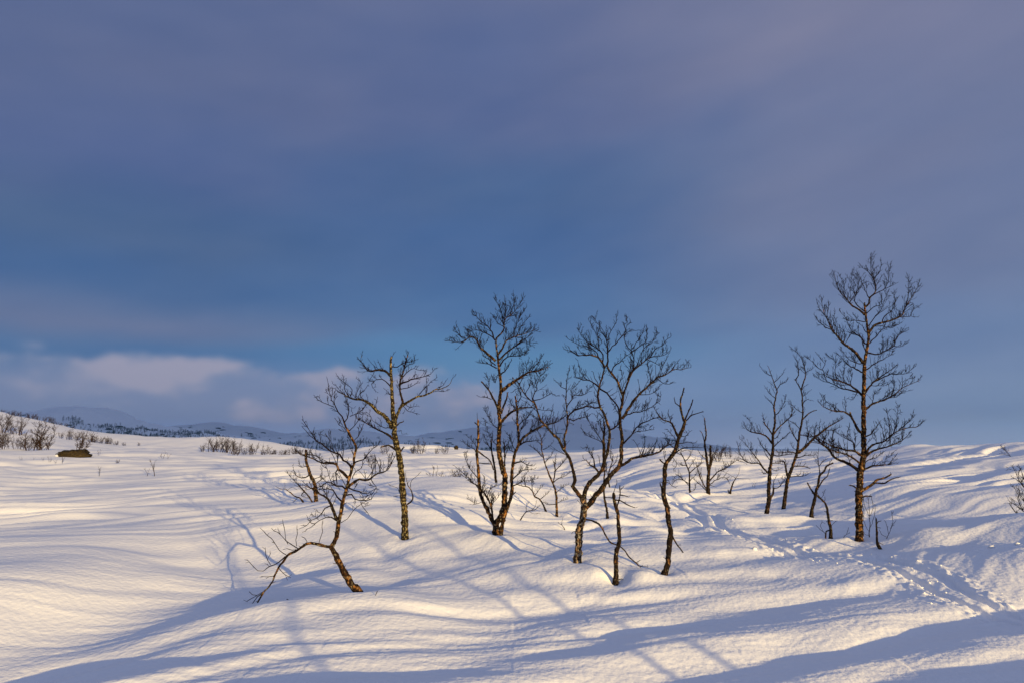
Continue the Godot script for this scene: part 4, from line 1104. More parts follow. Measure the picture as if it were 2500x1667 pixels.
	tree("forked_birch", "large birch with pale lower trunk that forks into a wide round crown", "tree", "bare birches on the snow", .915, 9.9, 1.4, 1, [
		["trunk", .0523, .0434, -.003, -.025, 0, .017, .169, 0, .026, .321, 0, .035, .447, 0, .081, .587, 0, .104, .699, 0, .099, .798, 0, .1, .883, 0],
		["stem", .027, .0048, .092, .855, 0, .043, .925, -.006, -.014, .996, -.011, -.042, 1.053, -.014, -.018, 1.138, -.018, -.038, 1.253, -.021, -.066, 1.368, -.023, -.108, 1.469, -.025, -.166, 1.556, -.027, -.223, 1.672, -.03, -.252, 1.731, -.032, -.325, 1.789, -.036, -.427, 1.907, -.045, -.5, 1.995, -.053, -.543, 2.114, -.064, -.572, 2.218, -.073, -.661, 2.293, -.083, -.736, 2.384, -.093, -.795, 2.49, -.102, -.855, 2.566, -.108, -.915, 2.611, -.112],
		["stem", .0166, .0055, -.166, 1.556, -.027, -.15, 1.643, -.026, -.164, 1.716, -.025, -.149, 1.789, -.024, -.134, 1.803, -.024, -.118, 1.935, -.021, -.116, 2.067, -.016, -.13, 2.2, -.011, -.129, 2.333, -.007, -.127, 2.437, -.005],
		["branch", .0092, .0018, -.109, 2.023, -.018, -.039, 2.113, -.044, .041, 2.16, -.096, .138, 2.179, -.164, .234, 2.242, -.213, .328, 2.273, -.228],
		["branch", .0077, .001, -.123, 2.156, -.013, -.049, 2.278, -.075, -.014, 2.341, -.121, .112, 2.36, -.182, .206, 2.407, -.2, .271, 2.5, -.225],
		["branch", .0055, .001, -.031, 2.325, -.109, -.05, 2.425, -.044, .009, 2.483, -.025, .066, 2.54, .009],
		["branch", .0048, .001, -.127, 2.437, -.006, -.203, 2.465, .014, -.248, 2.523, .033],
		["branch", .0055, .001, -.127, 2.437, -.006, -.113, 2.569, .016, -.084, 2.671, .042, -.07, 2.742, .068],
		["dead", .004, .0025, -.132, 2.303, -.008, -.15, 2.333, -.012, -.179, 2.364, -.023],
		["branch", .0077, .0018, -.117, 2.009, -.019, -.027, 1.98, -.036, .036, 2.011, -.071, .116, 2.027, -.122, .24, 2.074, -.158],
		["dead", .0025, .001, -.117, 1.957, -.021, -.01, 1.937, -.068],
		["branch", .0048, .001, -.558, 2.159, -.067, -.466, 2.147, -.125, -.36, 2.133, -.156],
		["branch", .0077, .001, -.572, 2.218, -.073, -.599, 2.343, -.155, -.551, 2.453, -.203, -.55, 2.545, -.218, -.488, 2.639, -.241, -.424, 2.721, -.29, -.391, 2.788, -.336],
		["branch", .0055, .0018, -.586, 2.281, -.114, -.512, 2.293, -.078, -.423, 2.337, -.062, -.336, 2.363, -.018, -.279, 2.331, .023],
		["branch", .0055, .001, -.721, 2.369, -.092, -.661, 2.487, -.069, -.647, 2.602, -.02, -.677, 2.702, .025],
		["branch", .0048, .001, -.427, 1.907, -.045, -.363, 2.042, -.112, -.337, 2.149, -.162],
		["branch", .0048, .001, -.5, 1.98, -.052, -.587, 2.041, -.099, -.661, 2.102, -.122],
		["branch", .0048, .001, -.788, 2.459, -.1, -.87, 2.433, -.151, -.915, 2.404, -.166],
		["branch", .0048, .001, -.81, 2.505, -.104, -.765, 2.613, -.125, -.779, 2.72, -.14],
		["stem", .0315, .0211, .1, .883, 0, .132, .996, -.013, .178, 1.081, -.02, .253, 1.152, -.024, .327, 1.224, -.026, .388, 1.31, -.03, .406, 1.411, -.037, .41, 1.541, -.051, .407, 1.658, -.064],
		["branch", .0166, .0062, .407, 1.658, -.063, .423, 1.82, -.101, .44, 1.939, -.158],
		["stem", .0389, .0241, .112, .742, 0, .201, .826, -.004, .276, .925, -.006, .365, 1.01, -.011, .426, 1.11, -.019, .488, 1.195, -.029, .564, 1.267, -.04, .627, 1.353, -.052, .661, 1.483, -.064, .666, 1.614, -.071, .691, 1.716, -.074],
		["stem", .0241, .0122, .686, 1.702, -.074, .671, 1.834, -.07, .658, 1.981, -.061, .652, 2.084, -.052, .675, 2.187, -.039, .698, 2.334, -.022, .676, 2.378, -.017, .633, 2.511, -.007, .604, 2.571, -.004, .531, 2.675, -.001, .473, 2.765, .002],
		["stem", .0211, .0181, .406, 1.411, -.037, .459, 1.527, -.033, .484, 1.687, -.028, .495, 1.847, -.026],
		["stem", .0181, .0107, .495, 1.847, -.027, .46, 1.95, -.031, .42, 2.083, -.037, .363, 2.187, -.041, .336, 2.335, -.044, .354, 2.455, -.045, .402, 2.605, -.048, .443, 2.741, -.052, .482, 2.802, -.055],
		["branch", .0092, .0077, .495, 1.847, -.027, .565, 1.877, -.05, .646, 1.952, -.08],
		["branch", .0122, .0018, .702, 2.349, -.02, .741, 2.491, .056, .798, 2.636, .089, .857, 2.709, .104, .941, 2.779, .14, 1.018, 2.845, .204, 1.105, 2.878, .287, 1.227, 2.879, .393, 1.276, 2.917, .433],
		["branch", .0166, .0025, .688, 2.01, -.059, .786, 2.16, -.089, .867, 2.28, -.103, .948, 2.371, -.122, 1.046, 2.449, -.155, 1.133, 2.528, -.198, 1.258, 2.627, -.27, 1.397, 2.68, -.339, 1.538, 2.764, -.403, 1.671, 2.768, -.438, 1.784, 2.802, -.457],
		["branch", .0077, .0025, 1.133, 2.528, -.198, 1.141, 2.652, -.219, 1.124, 2.78, -.269, 1.116, 2.906, -.287],
		["branch", .0055, .001, 1.257, 2.619, -.27, 1.358, 2.527, -.184, 1.458, 2.54, -.158],
		["branch", .0048, .001, .962, 2.363, -.122, 1.029, 2.368, -.077, 1.126, 2.394, -.035, 1.21, 2.466, .001],
		["branch", .0077, .0018, .688, 2.01, -.059, .826, 2.088, -.157, .956, 2.121, -.205, 1.082, 2.167, -.225, 1.197, 2.214, -.261, 1.316, 2.359, -.368],
		["branch", .0092, .0018, .697, 1.658, -.072, .789, 1.745, .004, .846, 1.832, .03, .946, 1.933, .058, 1.052, 1.974, .122, 1.137, 2, .204, 1.235, 1.997, .285],
		["branch", .004, .001, .846, 1.817, .027, .957, 1.831, .061, 1.072, 1.858, .15],
		["branch", .0122, .0018, .45, 2.756, -.052, .394, 2.848, -.065, .352, 2.911, -.081, .267, 2.946, -.12, .167, 2.954, -.18, .065, 2.961, -.234, -.023, 3.027, -.262, -.099, 3.044, -.271],
		["branch", .0092, .001, .416, 2.833, -.062, .43, 2.943, -.095, .352, 3.047, -.181, .271, 3.121, -.264, .2, 3.191, -.313, .141, 3.256, -.332, .099, 3.387, -.358],
		["branch", .0077, .001, .38, 2.88, -.073, .316, 3.011, -.145, .218, 3.081, -.207, .098, 3.1, -.231, .008, 3.149, -.248, -.051, 3.201, -.277],
		["branch", .0107, .001, .481, 2.786, -.054, .507, 2.914, -.108, .517, 3.074, -.159, .507, 3.2, -.175, .434, 3.311, -.189, .408, 3.392, -.208, .325, 3.529, -.268],
		["branch", .0077, .001, .512, 2.994, -.133, .569, 3.08, -.094, .659, 3.154, -.076, .734, 3.244, -.063, .776, 3.36, -.024, .77, 3.488, .033],
		["branch", .0055, .001, .521, 3.169, -.171, .551, 3.305, -.15, .625, 3.407, -.114, .651, 3.537, -.064],
		["branch", .0048, .001, .428, 3.138, -.169, .374, 3.267, -.205, .325, 3.375, -.288, .27, 3.494, -.339],
		["branch", .0048, .001, .364, 3.013, -.159, .378, 3.132, -.133, .363, 3.253, -.115],
		["branch", .0077, .001, .531, 2.675, -.001, .572, 2.76, .041, .653, 2.828, .102, .725, 2.9, .123, .812, 2.971, .149],
		["branch", .0092, .0033, .755, 2.52, .065, .786, 2.632, -.016, .881, 2.762, -.108, .889, 2.888, -.138, .866, 2.998, -.159, .815, 3.081, -.206, .794, 3.151, -.255],
		["branch", .0062, .001, .866, 2.998, -.159, .949, 3.036, -.107, 1.022, 3.095, -.088, 1.081, 3.183, -.064, 1.055, 3.308, .011],
		["branch", .0055, .001, .879, 3.041, -.14, .948, 3.138, -.173, 1.019, 3.237, -.211, 1.069, 3.375, -.291],
		["branch", .0055, .001, .947, 2.785, .148, .96, 2.913, .137, 1.009, 3.004, .124, 1.108, 3.084, .089, 1.209, 3.196, .049, 1.214, 3.289, .037],
		["branch", .0055, .001, 1.044, 2.857, .225, 1.123, 2.981, .285, 1.195, 3.014, .361, 1.274, 3.095, .41, 1.316, 3.122, .418],
		["branch", .0048, .001, 1.131, 2.891, -.285, 1.231, 2.841, -.258, 1.33, 2.791, -.226, 1.407, 2.927, -.209],
		["branch", .0048, .001, 1.397, 2.68, -.339, 1.446, 2.781, -.269, 1.487, 2.839, -.238],
		["branch", .0048, .001, .633, 2.511, -.007, .675, 2.627, .028, .657, 2.743, .064],
		["branch", .0048, .001, .815, 3.081, -.206, .78, 3.212, -.252, .856, 3.333, -.321, .927, 3.357, -.367],
		["branch", .0092, .001, .354, 2.47, -.046, .282, 2.531, -.059, .194, 2.577, -.071, .093, 2.595, -.105, .036, 2.629, -.134, .009, 2.692, -.161, .012, 2.786, -.18],
		["dead", .0062, .0033, .348, 2.5, -.049, .291, 2.6, .003, .258, 2.686, .04],
		["branch", .004, .001, .194, 2.577, -.071, .139, 2.641, -.107, .085, 2.707, -.161, .074, 2.833, -.188],
		["branch", .0092, .0033, .362, 2.172, -.041, .269, 2.17, -.005, .146, 2.196, .047, .07, 2.166, .062, -.005, 2.122, .071, -.082, 2.048, .1],
		["branch", .0092, .0077, .361, 2.455, -.045, .447, 2.375, .026, .529, 2.284, .058, .595, 2.165, .091, .621, 2.075, .147],
		["branch", .0062, .001, .407, 1.658, -.063, .333, 1.761, -.11, .249, 1.894, -.131, .196, 2, -.178, .159, 2.107, -.234],
		["branch", .0055, .001, .419, 1.746, -.082, .389, 1.863, -.061, .325, 1.964, -.014, .277, 2.065, .033],
		["branch", .0048, .001, .387, 1.672, -.075, .244, 1.731, -.112, .161, 1.791, -.163, .104, 1.851, -.178],
		["branch", .0055, .001, .439, 1.939, -.151, .415, 2.027, -.122, .339, 2.101, -.101],
		["branch", .0122, .0025, .328, 1.245, -.027, .265, 1.312, .017, .19, 1.356, .05, .146, 1.413, .061, .116, 1.428, .073],
		["branch", .0092, .0018, .265, 1.319, .017, .247, 1.442, .069, .188, 1.528, .086, .144, 1.614, .103, .083, 1.586, .13],
		["branch", .0166, .0048, .641, 1.338, -.052, .725, 1.382, -.022, .797, 1.441, -.002, .898, 1.462, .01, .999, 1.484, .017, 1.114, 1.506, .031, 1.198, 1.542, .054, 1.266, 1.614, .088, 1.347, 1.643, .117],
		["sparse", .0048, .001, .942, 1.484, .013, .919, 1.571, -.009, .887, 1.658, -.063],
		["sparse", .0048, .001, 1, 1.491, .017, 1.067, 1.585, .062, 1.116, 1.672, .12],
		["sparse", .0048, .001, .956, 1.484, .014, .979, 1.614, -.009, 1.002, 1.76, -.03],
		["dead", .0122, .007, .124, .594, 0, .208, .582, .021, .303, .538, .063, .353, .473, .105, .376, .409, .141, .424, .319, .189, .49, .288, .215, .57, .257, .233, .637, .204, .244, .676, .138, .251, .729, .086, .261, .781, .048, .275, .812, .01, .29],
		["dead", .004, .0018, .812, .01, .289, .867, .003, .328, .911, -.006, .349],
		["dead", .0033, .001, .818, -.009, .293, .872, .02, .266],
		["dead", .004, .0025, .781, .055, .275, .826, .08, .264],
		["dead", .0048, .0025, -.008, .433, 0, -.052, .417, .011, -.083, .401, .023],
		["dead", .0033, .0018, .052, .099, 0, .082, .118, -.015],
		["dead", .0025, .001, .062, .798, 0, .024, .843, .032, .009, .872, .04],
	])
	tree("dead_birch", "thin dead trunk with snapped side branches in a snow hollow right of the forked birch", "tree", "bare birches on the snow", 1.342, 9.2, .6, .7, [
		["trunk", .032, .0182, -.006, -.022, 0, .007, .112, 0, .01, .241, 0, .02, .395, 0, .056, .525, 0, .059, .655, 0, .056, .786, 0, .052, .891, 0, .02, .996, 0, .002, 1.075, 0, -.003, 1.155, 0],
		["dead", .0099, .0044, .04, .97, 0, .078, 1.126, -.046, .107, 1.256, -.128],
		["dead", .0044, .0023, .096, 1.184, -.087, .158, 1.232, -.065],
		["dead", .0099, .0044, .008, 1.069, 0, .086, 1.07, .024, .142, 1.028, .086, .24, .972, .129],
		["dead", .0086, .0044, .078, 1.132, -.046, .134, 1.114, -.02, .2, 1.101, -.007],
		["dead", .003, .0017, .119, 1.04, .063, .148, 1.052, .054],
		["dead", .0086, .0044, .019, .055, 0, .081, .058, -.018, .116, .036, -.033],
		["dead", .0065, .0037, .032, .035, -.002, .074, -.01, -.025],
		["dead", .0072, .0051, -.002, 1.095, 0, -.056, 1.101, -.015, -.107, 1.086, -.046],
		["sparse", .0058, .0017, -.003, 1.155, 0, .022, 1.222, .026, .04, 1.276, .043],
	])
	tree("small_birch", "short thin trunk standing behind the forked birch and the dead trunk", "tree", "bare birches on the snow", 2.045, 15, .8, .8, [
		["trunk", .0274, .0117, .004, -.032, 0, -.017, .213, 0, -.057, .427, 0, -.074, .642, 0, -.06, .815, 0, -.045, .988, 0, -.064, 1.162, 0],
		["branch", .0094, .0027, -.058, .901, 0, .015, 1.074, -.024, .002, 1.226, -.065],
		["branch", .0094, .0027, -.056, .988, 0, -.135, 1.138, -.055, -.144, 1.29, -.136],
	])
	tree("small_birch", "small birch half hidden behind the snow rise and the forked birch", "tree", "bare birches on the snow", 3.227, 23, 1.1, 1, [
		["trunk", .0317, .011, -.001, -.033, 0, .016, .248, 0, -.014, .446, 0, -.043, .645, 0, -.004, .912, 0, .105, 1.213, 0, .144, 1.448, 0],
		["branch", .0128, .0024, -.025, .712, 0, -.112, .98, .056, -.156, 1.249, .174],
		["branch", .0128, .0024, .032, 1.012, 0, .197, 1.18, .057, .254, 1.416, .164],
		["branch", .0128, .0024, .105, 1.213, 0, .029, 1.448, .088, .056, 1.716, .179],
	])
	tree("broken_birch", "knobbly birch with a snapped three-pronged top beside the forked birch", "tree", "bare birches on the snow", 2.014, 9.4, .9, .8, [
		["trunk", .0355, .0242, -.01, -.029, 0, .008, .023, 0, .052, .128, 0, .071, .273, 0, .081, .378, 0, .099, .497, 0, .109, .577, 0, .085, .697, 0, .07, .844, 0, .046, .952, 0, .029, 1.06, 0, .047, 1.195, 0, .052, 1.331, 0, .077, 1.454, 0, .157, 1.564, 0, .217, 1.66, 0, .248, 1.771, 0],
		["stem", .0242, .0186, .248, 1.771, 0, .295, 1.868, -.004, .343, 1.979, -.011, .358, 2.042, -.016],
		["dead", .0158, .0087, .343, 2.028, -.015, .312, 2.176, -.028, .318, 2.305, -.06, .368, 2.436, -.097, .386, 2.494, -.104],
		["dead", .0116, .0066, .363, 2.042, -.015, .405, 2.134, -.037, .474, 2.251, -.096, .509, 2.33, -.108],
		["dead", .0109, .0045, .367, 2.032, -.015, .449, 2.103, .031, .514, 2.13, .053, .589, 2.164, .065],
		["dead", .0038, .0017, .437, 2.096, .025, .46, 2.16, -.003, .471, 2.189, -.014],
		["branch", .013, .0024, .251, 1.826, -.002, .226, 1.864, .013, .151, 2.007, .048, .027, 2.057, .059, -.079, 2.204, .109],
		["branch", .0052, .0017, .151, 2.007, .048, .142, 2.117, .029],
		["dead", .0073, .0045, .304, 2.233, -.044, .244, 2.288, -.02, .207, 2.355, .027],
		["branch", .0059, .001, .247, 1.729, 0, .319, 1.736, -.007, .394, 1.757, -.024, .45, 1.743, -.029],
		["branch", .0045, .001, .279, 1.826, -.002, .342, 1.825, .025, .408, 1.894, .05],
		["branch", .0073, .0017, .172, 1.584, 0, .277, 1.646, .093, .405, 1.673, .136, .503, 1.673, .178],
		["branch", .0052, .001, .189, 1.674, 0, .134, 1.744, -.054, .107, 1.856, -.103],
		["branch", .0052, .001, .22, 1.743, 0, .175, 1.825, .025, .126, 1.893, .065],
		["dead", .0116, .0073, .084, 1.454, 0, .025, 1.475, .018, -.016, 1.516, .054],
		["branch", .0052, .001, .077, 1.454, 0, .04, 1.591, .032, .064, 1.715, .067],
		["dead", .013, .008, .12, .524, 0, .179, .413, -.035, .238, .343, -.062, .286, .286, -.07],
		["dead", .0045, .0031, .194, .385, -.045, .238, .395, -.025],
		["dead", .0158, .0059, .072, .905, 0, .125, .866, -.029],
		["dead", .0144, .0059, .023, 1.1, 0, -.004, 1.167, -.024, -.004, 1.206, -.047],
		["branch", .0045, .001, .034, 1.222, 0, .098, 1.196, .022, .153, 1.158, .075],
		["branch", .0045, .001, .217, 1.66, 0, .296, 1.619, .011, .376, 1.646, .027],
		["branch", .0045, .001, .157, 1.564, 0, .223, 1.467, -.055, .198, 1.383, -.083],
	])
	tree("small_birch", "low round-headed birch right of the broken-topped birch near the ski track", "tree", "bare birches on the snow", 5.637, 22, 1.2, 1.1, [
		["trunk", .0337, .0106, -.001, -.032, 0, -.027, .291, 0, -.016, .577, 0, -.023, .8, 0, -.111, 1.055, 0, -.2, 1.28, 0, -.291, 1.441, 0],
		["branch", .0139, .0023, -.008, .768, 0, .196, .926, -.074, .391, 1.052, -.171, .503, 1.244, -.31],
		["branch", .0106, .0023, -.04, .386, 0, -.239, .579, .053, -.424, .71, .168, -.572, .586, .231],
		["branch", .0106, .0023, -.053, .45, 0, -.27, .547, .041, -.481, .55, .112, -.621, .393, .139],
		["branch", .0106, .0023, -.08, 1.007, 0, -.303, 1.026, .118, -.473, 1.122, .168],
		["branch", .0106, .0023, -.141, 1.12, 0, .043, 1.312, -.052, .121, 1.473, -.075],
		["branch", .0106, .0023, -.018, .513, 0, .125, .673, .033, .187, .77, .06],
		["branch", .0089, .0023, -.005, .196, 0, .109, .229, .025, .149, .39, .083],
		["branch", .0106, .0023, -.052, .895, 0, .079, 1.056, .02, .173, 1.249, .064],
		["branch", .0089, .0023, -.23, 1.344, 0, -.349, 1.376, -.04, -.429, 1.505, -.1],
	])
	tree("dead_birch", "dead-topped pole birch with broken stubs and low side branches past the ski track", "tree", "bare birches on the snow", 6.051, 21.5, 1.2, 1.1, [
		["trunk", .0587, .0119, -.002, -.04, 0, .019, .423, 0, .045, .672, 0, .009, .921, 0, -.011, 1.202, 0, -.045, 1.517, 0, .015, 1.801, 0, -.006, 2.054, 0, -.011, 2.308, 0],
		["dead", .0361, .0297, .062, .703, 0, .105, 1.048, .071, .062, 1.361, .213, .071, 1.455, .251],
		["dead", .02, .0168, .108, .828, .027, .18, 1.045, -.025, .218, 1.201, -.076],
		["dead", .0168, .0087, -.045, 1.517, 0, -.07, 1.802, -.095, -.139, 1.929, -.119],
		["branch", .0168, .0039, -.028, .083, 0, -.232, .429, .109, -.33, .709, .162, -.39, .926, .188],
		["branch", .0119, .0039, -.029, .052, 0, -.214, .263, -.099, -.386, .416, -.147],
		["branch", .0168, .0039, .047, .361, 0, .254, .541, -.138, .404, .664, -.193, .641, .757, -.225, .903, .912, -.317, 1.109, 1.036, -.437],
		["branch", .0087, .0023, .641, .757, -.225, .572, .947, -.178, .496, 1.043, -.125],
		["branch", .0087, .0023, 1.066, 1.005, -.407, 1.246, .939, -.474, 1.362, .905, -.533],
		["branch", .0103, .0039, .059, .269, 0, .314, .421, -.036, .525, .481, -.096, .657, .417, -.122, .717, .292, -.131],
		["dead", .0103, .0039, .058, .253, 0, .252, .186, -.077],
		["branch", .0087, .0023, -.002, 1.046, 0, -.167, 1.142, .095, -.301, 1.298, .148],
		["branch", .0087, .0023, .154, .952, -.006, .245, 1.173, .099, .261, 1.423, .19],
	])
	tree("tree_stump", "short curved dark stump leaning right beside the dead-topped pole birch", "stump", "", 6.87, 22, .8, .8, [
		["trunk", .0337, .0122, -.002, -.041, 0, .093, .259, 0, .218, .481, 0],
		["dead", .0205, .0139, 0, -.009, 0, -.03, .067, -.028, -.025, .113, -.058],
		["sparse", .0089, .0023, .218, .481, 0, .096, .544, -.014, -.105, .668, -.08],
		["sparse", .0089, .0023, .218, .487, 0, .465, .446, -.069, .712, .443, -.125],
		["sparse", .0073, .0023, .218, .481, 0, .299, .643, .073, .331, .771, .094],
	])
	tree("birch_tree", "slim birch with a side fork low on its trunk, left of the tilted birch", "tree", "bare birches on the snow", 5.986, 16.5, 1.2, .95, [
		["trunk", .05, .0178, -.007, -.03, 0, .034, .181, 0, .081, .369, 0, .095, .606, 0, .121, .844, 0, .147, 1.083, 0, .197, 1.323, 0, .248, 1.564, 0, .262, 1.806, 0, .285, 2, 0, .333, 2.195, 0, .345, 2.391, 0, .332, 2.588, 0],
		["stem", .0178, .0042, .332, 2.588, 0, .401, 2.835, -.015, .436, 2.984, -.018, .396, 3.109, -.024, .361, 3.26, -.039, .307, 3.463, -.063, .268, 3.59, -.074],
		["dead", .0277, .0178, .085, .299, 0, .145, .438, -.03, .223, .529, -.093, .279, .669, -.156],
		["branch", .0092, .0017, .27, .645, -.149, .415, .718, -.12, .519, .889, -.05, .547, 1.01, -.038],
		["branch", .0092, .0017, .251, .599, -.125, .298, .787, -.188, .395, .979, -.22],
		["branch", .0153, .003, .281, 1.927, 0, .404, 2.051, -.078, .606, 2.202, -.192, .755, 2.303, -.239, .843, 2.403, -.255, .895, 2.605, -.292, .858, 2.76, -.363],
		["branch", .0141, .003, .267, 1.903, 0, .219, 2.026, -.048, .156, 2.124, -.064, .114, 2.198, -.072, .098, 2.397, -.133],
		["branch", .0178, .003, .244, 1.709, 0, .176, 1.856, -.091, .066, 1.929, -.117, -.067, 1.967, -.153, -.183, 2.006, -.241, -.247, 2.083, -.335, -.262, 2.21, -.421],
		["branch", .0067, .0017, -.183, 2.006, -.241, -.138, 2.155, -.277, -.167, 2.309, -.387, -.222, 2.387, -.437],
		["branch", .0153, .003, .106, 1.011, 0, .009, 1.13, -.017, -.093, 1.249, -.054, -.238, 1.248, -.13, -.355, 1.295, -.21, -.407, 1.391, -.263, -.458, 1.563, -.308, -.483, 1.711, -.324],
		["branch", .0129, .0017, .009, 1.13, -.017, -.145, 1.347, .039, -.281, 1.492, .102, -.405, 1.66, .136, -.549, 1.804, .155],
		["branch", .0116, .003, .208, 1.395, 0, .04, 1.564, .099, -.085, 1.708, .131, -.14, 1.828, .168],
		["branch", .0116, .0017, .25, 1.612, 0, .383, 1.757, .06, .529, 1.877, .079, .615, 1.973, .122],
		["branch", .0116, .0042, .213, 1.467, 0, .377, 1.418, -.04, .531, 1.442, -.057, .786, 1.466, -.136],
		["branch", .0092, .003, .167, 1.227, 0, .31, 1.251, .043, .422, 1.229, .126],
		["branch", .0092, .0017, .431, 2.984, -.018, .509, 3.131, .008, .636, 3.175, .07, .684, 3.272, .088],
		["branch", .0079, .0017, .379, 3.185, -.032, .471, 3.281, .002, .585, 3.401, .045, .611, 3.45, .051],
		["branch", .0079, .0017, .333, 3.349, -.051, .264, 3.391, -.094, .187, 3.472, -.144, .13, 3.602, -.173],
		["branch", .0079, .0017, .385, 2.786, -.011, .212, 2.93, .043, .132, 3.051, .077],
		["branch", .0092, .0017, .333, 2.391, 0, .445, 2.485, .073, .538, 2.679, .116, .558, 2.843, .214],
		["branch", .0079, .0017, .344, 2.588, 0, .264, 2.739, -.058, .205, 2.846, -.151],
		["branch", .0079, .0017, .262, 1.806, 0, .403, 1.879, -.039, .498, 2.052, -.13],
		["branch", .0092, .0017, .134, 1.083, 0, .023, 1.008, -.073, -.015, 1.08, -.091],
		["branch", .0092, .0017, .196, 1.299, 0, .063, 1.42, .082, -.017, 1.588, .125],
		["branch", .0079, .0017, .151, 1.155, 0, .256, 1.084, .033, .372, 1.132, .053],
	])
	tree("tilted_birch", "slim birch with its trunk tilted right and a double leader at the top", "tree", "bare birches on the snow", 6.985, 18, 1.2, .95, [
		["trunk", .0491, .0167, -.002, -.033, 0, .04, .224, 0, .095, .481, 0, .151, .741, 0, .26, 1.001, 0, .354, 1.236, 0, .432, 1.42, 0, .489, 1.683, 0, .533, 1.948, 0, .602, 2.187, 0, .661, 2.48, 0, .661, 2.695, 0],
		["stem", .0181, .0086, .661, 2.695, 0, .662, 2.963, .008, .629, 3.125, .014, .552, 3.259, .025, .502, 3.367, .032],
		["branch", .0113, .0032, .507, 3.34, .03, .598, 3.477, .014, .624, 3.645, -.024, .641, 3.846, -.099, .578, 3.973, -.127],
		["branch", .014, .0032, .65, 3.098, .012, .736, 3.29, -.022, .84, 3.49, -.108, .88, 3.696, -.236, .89, 3.905, -.357, .82, 4.11, -.425, .672, 4.241, -.453],
		["branch", .0073, .0019, .857, 3.548, -.14, .954, 3.619, -.037, 1.027, 3.697, -.006],
		["branch", .0073, .0019, .759, 4.168, -.435, .813, 4.301, -.48],
		["dead", .01, .0032, .659, 3.071, .012, .759, 3.183, -.029, .877, 3.254, -.071],
		["branch", .0086, .0019, .663, 2.722, .001, .779, 2.825, .06, .834, 2.795, .114],
		["dead", .0194, .0086, .65, 2.32, 0, .815, 2.478, .047, .974, 2.554, .123],
		["branch", .0221, .0059, .169, .819, 0, .107, 1.003, .051, .045, 1.162, .166, -.024, 1.241, .219, -.169, 1.216, .249],
		["branch", .01, .0032, .196, .832, 0, .343, .849, .096, .461, .853, .192, .607, .932, .23],
		["branch", .014, .0059, .306, 1.105, 0, .528, 1.104, -.054, .692, 1.077, -.069, .777, 1.05, -.085],
		["branch", .01, .0032, .426, 1.315, 0, .647, 1.367, -.044, .841, 1.366, -.06, .964, 1.419, -.089],
		["branch", .0302, .0046, .461, 1.446, 0, .646, 1.551, -.076, .842, 1.71, -.133, .964, 1.817, -.15, 1.145, 1.951, -.173, 1.305, 2.059, -.212, 1.511, 2.169, -.288, 1.76, 2.281, -.394, 1.936, 2.365, -.462],
		["branch", .01, .0019, 1.305, 2.059, -.212, 1.517, 2.033, -.263, 1.812, 2.118, -.414],
		["branch", .0113, .0019, .504, 1.921, 0, .676, 1.895, -.032, .876, 1.843, -.131, 1.058, 1.817, -.179],
		["branch", .014, .0046, .433, 1.433, 0, .199, 1.473, .091, -.033, 1.448, .207, -.2, 1.5, .239],
		["branch", .014, .0032, .491, 1.71, 0, .399, 1.922, -.07, .341, 2.11, -.098, .307, 2.271, -.121],
		["branch", .0086, .0019, .566, 2.054, 0, .407, 2.184, .082, .256, 2.262, .137],
		["branch", .0086, .0019, .458, 1.525, 0, .367, 1.578, -.045, .35, 1.71, -.114],
		["branch", .0086, .0019, .653, 2.48, 0, .524, 2.561, -.015, .414, 2.698, -.055],
		["branch", .01, .0032, .678, 1.577, -.084, .767, 1.868, .002, .683, 2.129, .177, .65, 2.259, .213],
		["branch", .01, .0019, .964, 1.817, -.15, 1.064, 2.06, -.279, 1.152, 2.224, -.33],
		["branch", .01, .0019, .842, 1.71, -.133, .746, 1.921, -.003, .84, 2.105, .056],
		["branch", .01, .0019, 1.145, 1.951, -.173, 1.115, 2.137, -.137, 1.169, 2.271, -.118],
		["branch", .0086, .0019, .667, 2.91, .006, .737, 2.96, .053, .798, 3.036, .111],
	])
	tree("small_birch", "small forked dead birch with a raised left arm before the tall birch", "tree", "bare birches on the snow", 6.839, 16, .9, .8, [
		["trunk", .0413, .0149, -.002, -.03, 0, .026, .209, 0, .096, .392, 0, .144, .575, 0, .205, .782, 0, .24, .944, 0, .354, 1.06, 0, .433, 1.176, 0, .579, 1.246, 0],
		["dead", .0173, .0065, .199, .69, 0, .296, .854, .045, .398, .971, .096, .413, 1.159, .193],
		["branch", .0101, .0017, .248, .967, 0, .277, 1.174, -.049, .314, 1.359, -.183, .367, 1.547, -.275],
		["branch", .0077, .0017, .265, 1.174, -.049, .364, 1.267, -.095, .481, 1.336, -.134],
		["dead", .0221, .0125, .127, .495, 0, .096, .593, -.075, .06, .682, -.142, .028, .796, -.173],
		["branch", .0077, .0017, .143, .564, 0, .216, .457, -.048, .322, .502, -.069, .391, .615, -.098],
		["branch", .0065, .0017, .468, 1.176, 0, .515, 1.293, .044],
	])
